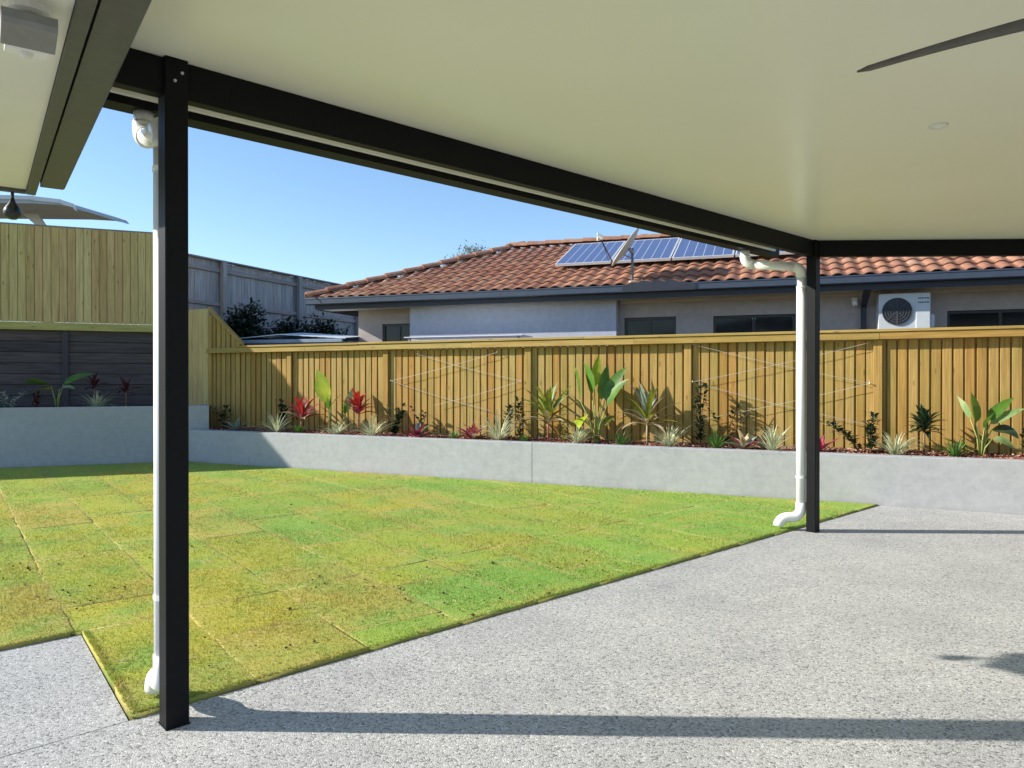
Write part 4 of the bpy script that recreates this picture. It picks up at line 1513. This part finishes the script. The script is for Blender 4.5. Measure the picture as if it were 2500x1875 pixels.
# ------------------------------------------------------------------ plants
def bend_leaf(mb, base, az, el0, L, W, droop, fold=0.25, n=7, shape='lance', stalk=0.0, twist=0.0):
    """leaf blade: starts at base, leaves at elevation el0 and bends over by droop (radians)"""
    base = Vector(base)
    hx, hy = math.cos(az), math.sin(az)
    side = Vector((-hy, hx, 0))
    p = base.copy()
    vs = []
    step = L / n
    for i in range(n + 1):
        t = i / n
        el = el0 - droop * t ** 1.4
        fw = Vector((hx * math.cos(el), hy * math.cos(el), math.sin(el)))
        nrm = side.cross(fw) * -1
        tw = twist
        sd_ = side * math.cos(tw) + nrm * math.sin(tw)
        up = fw.cross(sd_)
        if up.z < 0:
            up = -up
        if shape == 'lance':
            w = W * (math.sin(math.pi * min(1, 0.08 + 0.92 * t)) ** 0.75) if t < 1 else 0
        elif shape == 'ovate':
            w = W * (math.sin(math.pi * t ** 0.72) ** 0.95 if 0 < t < 1 else 0) * (1 + 0.06 * math.sin(9 * t + az))
            if t < stalk:
                w = 0.006
        else:                               # strap
            w = W * min(1, 0.5 + 3 * t) * (1 - t ** 3)
        w = max(w, 0.0015)
        vs += [p - sd_ * w + up * (w * fold), p.copy(), p + sd_ * w + up * (w * fold)]
        p = p + fw * step
    fs = []
    for i in range(n):
        a, b = i * 3, i * 3 + 3
        fs += [(a, a + 1, b + 1, b), (a + 1, a + 2, b + 2, b + 1)]
    mb.add(vs, fs)
    return mb


def leaf_obj(name, parent, m, *a, **k):
    return obj(name, bend_leaf(MB(), *a, **k), m, parent, smooth=True)


def at_fence(s, o, z=0.535):
    p = F0 + FE * s - FN * o
    return Vector((p.x, p.y, z))


def spider(label, loc, hgt, spread, n, seed, m='lf_spider'):
    r = random.Random(seed)
    t = root('spider_plant' if m == 'lf_spider' else 'grass_tuft', label, 'plant', loc, r.uniform(0, 6), 'striped spider plants along the wall edge' if m == 'lf_spider' else 'small green tufts in the mulch')
    mb = MB()
    for i in range(int(n * 1.2)):
        a = r.uniform(0, 6.28)
        el = r.uniform(0.5, 1.45)
        bend_leaf(mb, (math.cos(a) * 0.015, math.sin(a) * 0.015, -0.01), a, el, hgt * 1.25 * r.uniform(0.65, 1.15) * (1 + 0.3 * (1.45 - el)), 0.0085 * r.uniform(.8, 1.3), r.uniform(0.5, 2.0) * spread, 0.35, 6, 'strap')
    obj('leaves', mb, M[m], t, smooth=True)
    obj('crown', MB().lathe([(0.001, 0.03), (0.018, 0.02), (0.022, -0.01), (0.001, -0.02)], (0, 0, 0), 8), M['stem_green'], t, smooth=True)
    return t


def cordyline(label, loc, stem_h, leaf_l, n, seed, mats, group=None, width=0.022, low=0.2, hi=1.5, name='cordyline', stem='stem_brown', lean=(0, 0)):
    r = random.Random(seed)
    t = root(name, label, 'plant', loc, 0, group)
    top = Vector((lean[0], lean[1], stem_h))
    obj('stem', MB().tube([(0, 0, -0.03), (lean[0] * .4, lean[1] * .4, stem_h * 0.5), top], [0.013, 0.012, 0.010], 8), M[stem], t, smooth=True)
    for i in range(n):
        q = i / max(n - 1, 1)
        a = i * 2.4 + r.uniform(-.4, .4)
        el = low + (hi - low) * q + r.uniform(-.12, .12)
        L = leaf_l * 1.08 * r.uniform(0.75, 1.1) * (0.85 + 0.3 * (1 - abs(q - 0.5)))
        m = mats[min(len(mats) - 1, int(q * len(mats)))] if r.random() < 0.75 else r.choice(mats)
        b = top * (0.80 + 0.2 * q)
        leaf_obj('leaf', t, M[m], b, a, el, L, width * 1.3 * r.uniform(.8, 1.15), r.uniform(0.5, 1.5) * (1.1 - 0.6 * q), 0.35, 8, 'lance')
    return t


def rosette(label, loc, L, n, seed, mats, width=0.02):
    r = random.Random(seed)
    t = root('rosette_plant', label, 'plant', loc, 0, 'low coloured rosette plants')
    for i in range(n):
        q = i / (n - 1)
        leaf_obj('leaf', t, M[r.choice(mats)], (0, 0, 0), i * 2.4 + r.uniform(-.3, .3), 0.22 + 1.0 * q + r.uniform(-.15, .15), L * 1.15 * r.uniform(.8, 1.15) * (1 - 0.25 * q), width * 1.3 * r.uniform(.8, 1.2), r.uniform(0.1, 0.6), 0.5, 6, 'lance')
    return t


def canna(label, loc, leaves, mat='lf_green', group='broad leaved plants in the fence bed'):
    """leaves: (height of blade base, lean x, lean y, azimuth, elevation, length, half width, droop, material)"""
    t = root('broad_leaf_plant', label, 'plant', loc, 0, group)
    for (bh, lx, ly, az, el, L, W, dr_, mm, tw) in leaves:
        b = Vector((lx, ly, bh))
        obj('stalk', MB().tube([(lx * 0.1, ly * 0.1, -0.03), (lx * 0.35, ly * 0.35, bh * 0.5), b], [0.010, 0.009, 0.006], 7), M['stem_green'], t, smooth=True)
        leaf_obj('leaf', t, M[mm], b, az, el, L * 1.05, W * 1.32, dr_, 0.22, 9, 'ovate', twist=tw * 1.35)
    return t


def shrub(label, loc, h, rad, n, seed, m='lf_dark', leaf=0.022, stems=3, lean=(0, 0), group='small dark leaved shrubs', tipc=None, name='shrub', narrow=False):
    r = random.Random(seed)
    t = root(name, label, 'plant', loc, 0, group)
    sm, lm = MB(), MB()
    for k in range(stems):
        a = r.uniform(0, 6.28)
        tip = Vector((lean[0] + math.cos(a) * rad * r.uniform(.3, 1.4), lean[1] + math.sin(a) * rad * r.uniform(.3, 1.4), h * r.uniform(.75, 1.0)))
        mid = Vector((tip.x * 0.35, tip.y * 0.35, tip.z * 0.55))
        sm.tube([(0, 0, -0.03), mid, tip], [0.006, 0.005, 0.003], 6)
        for i in range(int(1.15 * n) // stems):
            q = r.uniform(0.08, 1.0)
            p = mid * (q / 0.55) if q < 0.55 else mid + (tip - mid) * ((q - 0.55) / 0.45)
            az = r.uniform(0, 6.28)
            off = r.uniform(0.004, 0.045)
            p = p + Vector((math.cos(az) * off, math.sin(az) * off, r.uniform(-.01, .02)))
            bend_leaf(lm, p, az, r.uniform(-.2, 1.1), leaf * r.uniform(1.8, 3.2), leaf * r.uniform(.7, 1.1), r.uniform(0, .8), 0.25, 3, 'lance')
    obj('stems', sm, M['stem_brown'], t, smooth=True)
    obj('foliage', lm, M[m], t)
    return t


A = at_fence
# far corner, in the shade of the tall fence
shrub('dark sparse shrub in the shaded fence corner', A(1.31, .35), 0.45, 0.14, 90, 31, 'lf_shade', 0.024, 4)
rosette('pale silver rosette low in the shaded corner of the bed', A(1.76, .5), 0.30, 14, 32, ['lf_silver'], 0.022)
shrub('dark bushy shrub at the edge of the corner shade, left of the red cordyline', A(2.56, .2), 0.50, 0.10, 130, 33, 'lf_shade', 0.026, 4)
spider('striped spider plant in front of the first fence post, leftmost one', A(2.73, .60), 0.30, 0.6, 46, 34)
cordyline('red cordyline with curling straw leaves beside the first fence post', A(3.08, .40), 0.26, 0.38, 21, 35, ['lf_dead', 'lf_pink', 'lf_red', 'lf_red'], 'red cordylines', 0.034, 0.45, 1.5, stem='stem_red')
spider('small plain green tuft at the foot of the left red cordyline', A(3.12, .52), 0.16, 0.3, 22, 36, 'lf_tuft')
f_az = FA
canna('lime plant with one big upright yellow green leaf in the left part of the bed', A(3.61, .35),
      [(0.50, -0.02, 0.0, f_az + math.pi, 1.25, 0.58, 0.115, 0.15, 'lf_lime', 1.2), (0.46, 0.03, 0, f_az + 0.2, 0.85, 0.26, 0.035, 0.2, 'lf_lime', 0.3), (0.40, 0.0, 0.0, f_az - 1.2, 1.2, 0.22, 0.04, 0.3, 'lf_green', 0.8)])
canna('thin pale leaved plant between the lime plant and the right red cordyline', A(3.78, .30),
      [(0.34, 0.10, 0.0, f_az + 0.5, 1.35, 0.42, 0.05, 0.2, 'lf_pale', 1.0), (0.32, 0.10, 0.0, f_az - 1.0, 1.2, 0.26, 0.045, 0.3, 'lf_green', 0.8), (0.22, 0.02, 0.0, f_az + 0.1, 0.5, 0.26, 0.018, 0.9, 'lf_dead', 0)])
cordyline('bright red cordyline on a dark stem, right of the lime leaf', A(4.15, .30), 0.40, 0.34, 18, 37, ['lf_pink', 'lf_red', 'lf_red'], 'red cordylines', 0.034, 0.5, 1.5, stem='stem_red')
spider('low striped spider plant below the lime leaf', A(3.94, .58), 0.22, 0.8, 44, 38)
spider('wide striped spider plant between the right red cordyline and the dark shrub', A(4.59, .56), 0.30, 0.7, 50, 39)
shrub('dark glossy shrub below the second fence post', A(4.85, .30), 0.50, 0.12, 150, 40, 'lf_dark', 0.028, 4)
rosette('green and maroon spiky rosette right of the second fence post', A(5.39, .5), 0.30, 15, 41, ['lf_pink', 'lf_silver', 'lf_pink', 'lf_pale'], 0.024)
shrub('thin trailing shrub against the fence behind the maroon rosette', A(5.25, .12), 0.46, 0.34, 60, 42, 'lf_dark', 0.022, 4, lean=(0.12, -0.05))
spider('small plain green tuft left of the crimson rosette', A(6.03, .55), 0.13, 0.3, 26, 43, 'lf_tuft')
rosette('crimson and pink rosette in the middle of the bed', A(6.33, .5), 0.32, 16, 44, ['lf_pink', 'lf_red', 'lf_pink', 'lf_dead'], 0.030)
spider('tall striped spider plant just left of the third fence post', A(6.75, .53), 0.36, 0.5, 52, 45)
shrub('dark round topped shrub behind the tall spider plant', A(6.72, .25), 0.48, 0.17, 120, 46, 'lf_dark', 0.028, 4)
shrub('dark narrow shrub at the foot of the third fence post', A(7.04, .40), 0.62, 0.06, 130, 47, 'lf_dark', 0.025, 3)
spider('tiny plain green tuft by the wall joint below the third fence post', A(7.16, .56), 0.13, 0.3, 20, 48, 'lf_tuft')
cordyline('green and yellow cordyline with drooping straw tips right of the third fence post', A(7.47, .40), 0.34, 0.50, 27, 49, ['lf_dead', 'lf_olive', 'lf_olive', 'lf_green', 'lf_pale'], 'green and yellow cordylines', 0.030, 0.25, 1.45, stem='stem_red')
shrub('small reddish stemmed shrub between the yellow cordyline and the tall green plant', A(7.68, .32), 0.34, 0.09, 50, 50, 'lf_olive', 0.022, 3)
canna('tallest green broad leaved plant with wide upright leaves in the middle of the bed', A(8.16, .35), [
    (0.60, -0.22, 0.05, f_az + 2.3, 1.25, 0.52, 0.105, 0.35, 'lf_green', 0.9), (0.68, -0.06, 0.0, f_az + 2.6, 1.3, 0.46, 0.085, 0.3, 'lf_green', 1.0),
    (0.78, -0.02, 0.05, f_az + 0.6, 1.45, 0.44, 0.055, 0.1, 'lf_lime', 0.9), (0.60, 0.12, 0.0, f_az + 0.3, 1.12, 0.52, 0.075, 0.35, 'lf_green', 0.8),
    (0.52, 0.14, -0.05, f_az - 0.2, 1.0, 0.48, 0.070, 0.45, 'lf_green', 0.7), (0.60, 0.07, 0.02, f_az + 1.2, 1.35, 0.50, 0.06, 0.2, 'lf_green', 0.6),
    (0.38, -0.17, -0.10, f_az - 1.6, -0.3, 0.26, 0.085, 0.9, 'lf_lime', 0.3), (0.26, 0.10, 0.0, f_az + 0.5, 0.9, 0.20, 0.05, 0.8, 'lf_olive', 0.5)])
spider('silvery striped spider plant below the tallest green plant', A(7.96, .56), 0.26, 0.8, 46, 51)
spider('small plain green tuft right of the tallest green plant', A(8.56, .53), 0.16, 0.3, 26, 52, 'lf_tuft')
cordyline('olive and yellow cordyline with a pale swollen stem left of the fourth fence post', A(8.87, .35), 0.34, 0.48, 26, 53, ['lf_dead', 'lf_dead', 'lf_olive', 'lf_olive', 'lf_silver'], 'green and yellow cordylines', 0.026, 0.1, 1.45, stem='lf_dead')
spider('striped spider plant at the foot of the fourth fence post', A(9.21, .56), 0.28, 0.7, 48, 54)
shrub('tall thin dark shrub climbing beside the fourth fence post', A(9.55, .25), 0.86, 0.07, 190, 55, 'lf_dark', 0.024, 4)
shrub('sparse leggy shrub on the wires right of the fourth fence post', A(9.86, .15), 0.58, 0.26, 46, 56, 'lf_dark', 0.026, 3, lean=(0.1, -0.05))
spider('bushy plain green tuft right of the fourth fence post', A(9.80, .48), 0.20, 0.4, 40, 57, 'lf_tuft')
rosette('maroon hearted rosette with pale outer leaves left of the white downpipe', A(10.13, .45), 0.30, 14, 58, ['lf_pink', 'lf_silver', 'lf_dead', 'lf_pink'], 0.030)
spider('striped spider plant just left of the white downpipe', A(10.47, .56), 0.30, 0.8, 46, 59)
rosette('dark rosette half hidden behind the far black post', A(11.0, .45), 0.28, 9, 60, ['lf_pink', 'lf_dark'], 0.022)
shrub('dark shrub with a stem leaning left, right of the far black post', A(11.46, .30), 0.42, 0.05, 90, 61, 'lf_dark', 0.026, 2, lean=(-0.36, 0.12))
shrub('dark upright leafy shrub at the foot of the fifth fence post', A(11.56, .35), 0.48, 0.06, 120, 62, 'lf_dark', 0.027, 3)
spider('striped spider plant right of the fifth fence post', A(11.81, .53), 0.28, 0.7, 52, 63)
cordyline('blackish green upright plant with broad dark leaves near the right end', A(12.12, .35), 0.34, 0.24, 34, 64, ['lf_dark', 'lf_dark', 'lf_dark', 'lf_shade'], None, 0.026, 0.1, 1.5, name='dark_leaf_plant')
spider('plain green tuft left of the rightmost broad leaved plant', A(12.42, .50), 0.20, 0.4, 36, 65, 'lf_tuft')
canna('rightmost green broad leaved plant with arching pale edged leaves', A(12.68, .35), [
    (0.40, -0.06, 0.0, f_az + 1.9, 1.35, 0.34, 0.085, 0.2, 'lf_green', 0.5), (0.44, -0.12, 0.0, f_az + 2.7, 1.15, 0.28, 0.032, 0.2, 'lf_pale', 0.9),
    (0.42, 0.07, 0.0, f_az + 0.25, 0.85, 0.36, 0.048, 0.25, 'lf_green', 0.8), (0.38, 0.10, 0.0, f_az + 0.05, 0.60, 0.36, 0.042, 0.3, 'lf_pale', 0.7),
    (0.34, 0.02, -0.03, f_az - 1.2, 0.9, 0.30, 0.045, 0.6, 'lf_green', 0.4), (0.32, 0.10, -0.03, f_az - 0.5, 0.1, 0.28, 0.060, 1.2, 'lf_dark', 0.4), (0.22, 0.10, -0.05, f_az - 0.3, -0.2, 0.22, 0.060, 0.9, 'lf_pale', 0.3)])
shrub('sparse shrub cut off by the right edge of the picture', A(13.12, .40), 0.40, 0.12, 60, 66, 'lf_dark', 0.024, 3)


def at_tall(s, y):
    p = T0 + TE * s + TN * y
    return Vector((p.x, p.y, 0.905))


canna('broad leaved green plant in the raised bed below the tall fence', at_tall(-1.83, .5), [
    (0.42, -0.10, 0.0, TA + 2.9, 0.25, 0.44, 0.085, 0.5, 'lf_green', 0.3), (0.44, 0.12, 0.0, TA + 0.1, 0.55, 0.46, 0.080, 0.5, 'lf_green', 0.4),
    (0.34, -0.05, -0.05, TA - 2.4, 0.1, 0.34, 0.07, 0.8, 'lf_olive', 0.2), (0.36, 0.08, -0.05, TA - 0.6, 0.3, 0.30, 0.05, 0.9, 'lf_pale', 0.3)], group=None)
spider('silvery spiky plant in the raised bed left of the near black post', at_tall(-1.22, .33), 0.30, 0.6, 44, 71, 'lf_spider')
shrub('pale flecked shrub at the far left of the raised bed', at_tall(-2.5, .4), 0.32, 0.20, 90, 72, 'lf_silver', 0.024, 4)
shrub('dark reddish shrub in the raised bed left of the broad leaved plant', at_tall(-2.12, .45), 0.34, 0.10, 60, 73, 'lf_red_shaded', 0.024, 3)
cordyline('dim red cordyline in the raised bed right of the broad leaved plant', at_tall(-1.30, .72), 0.42, 0.24, 10, 74, ['lf_red_shaded'], 'red cordylines', 0.024)
cordyline('dim red cordyline in the raised bed just left of the near black post', at_tall(-0.80, .60), 0.34, 0.26, 10, 75, ['lf_red_shaded'], 'red cordylines', 0.024)


# shrubs and trees beyond the fences ---------------------------------------------------
def bush(label, loc, rx, ry, rz, n, seed, leaf, m, name='shrub', group=None, trunk=0.4, cat='shrub'):
    r = random.Random(seed)
    t = root(name, label, cat, loc, 0, group)
    tk = MB()
    tk.tube([(0, 0, -0.1), (0.02, 0.02, trunk * 0.6), (0, 0, trunk + rz * 0.6)], [0.06, 0.05, 0.02], 8)
    lm = MB()
    clumps = []
    for k in range(26):
        a, b = r.uniform(0, 6.28), math.acos(r.uniform(-0.8, 1))
        q = r.uniform(0.45, 1.0)
        c = Vector((rx * q * math.sin(b) * math.cos(a), ry * q * math.sin(b) * math.sin(a), trunk + rz + rz * q * math.cos(b)))
        clumps.append(c)
        if k < 9:
            tk.tube([(0, 0, trunk * 0.7), Vector((c.x * .4, c.y * .4, trunk + (c.z - trunk) * .6)), c], [0.03, 0.02, 0.006], 5)
    for i in range(n):
        c = r.choice(clumps)
        sc = 0.26 * (rx + rz) / 2
        p = c + Vector((r.gauss(0, sc), r.gauss(0, sc), r.gauss(0, sc)))
        bend_leaf(lm, p, r.uniform(0, 6.28), r.uniform(-.6, 1.2), leaf * r.uniform(.8, 1.4), leaf * .32, r.uniform(0, .8), .25, 2, 'lance')
    obj('trunk', tk, M['stem_brown'], t, smooth=True)
    obj('crown', lm, M[m], t)
    return t


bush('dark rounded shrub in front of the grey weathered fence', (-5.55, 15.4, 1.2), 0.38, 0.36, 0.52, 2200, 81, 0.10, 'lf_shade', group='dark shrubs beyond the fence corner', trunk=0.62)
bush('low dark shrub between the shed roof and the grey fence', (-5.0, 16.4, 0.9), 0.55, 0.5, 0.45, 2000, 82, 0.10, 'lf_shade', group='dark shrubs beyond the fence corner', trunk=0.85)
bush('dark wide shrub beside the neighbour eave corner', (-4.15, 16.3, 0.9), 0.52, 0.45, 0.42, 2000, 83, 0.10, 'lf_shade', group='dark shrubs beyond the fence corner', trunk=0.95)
bush('pale wispy tree top showing over the tiled hip', (-1.35, 27.0, 0.0), 0.85, 0.8, 0.80, 9000, 84, 0.09, 'lf_silver', name='tree', trunk=4.45, cat='tree')
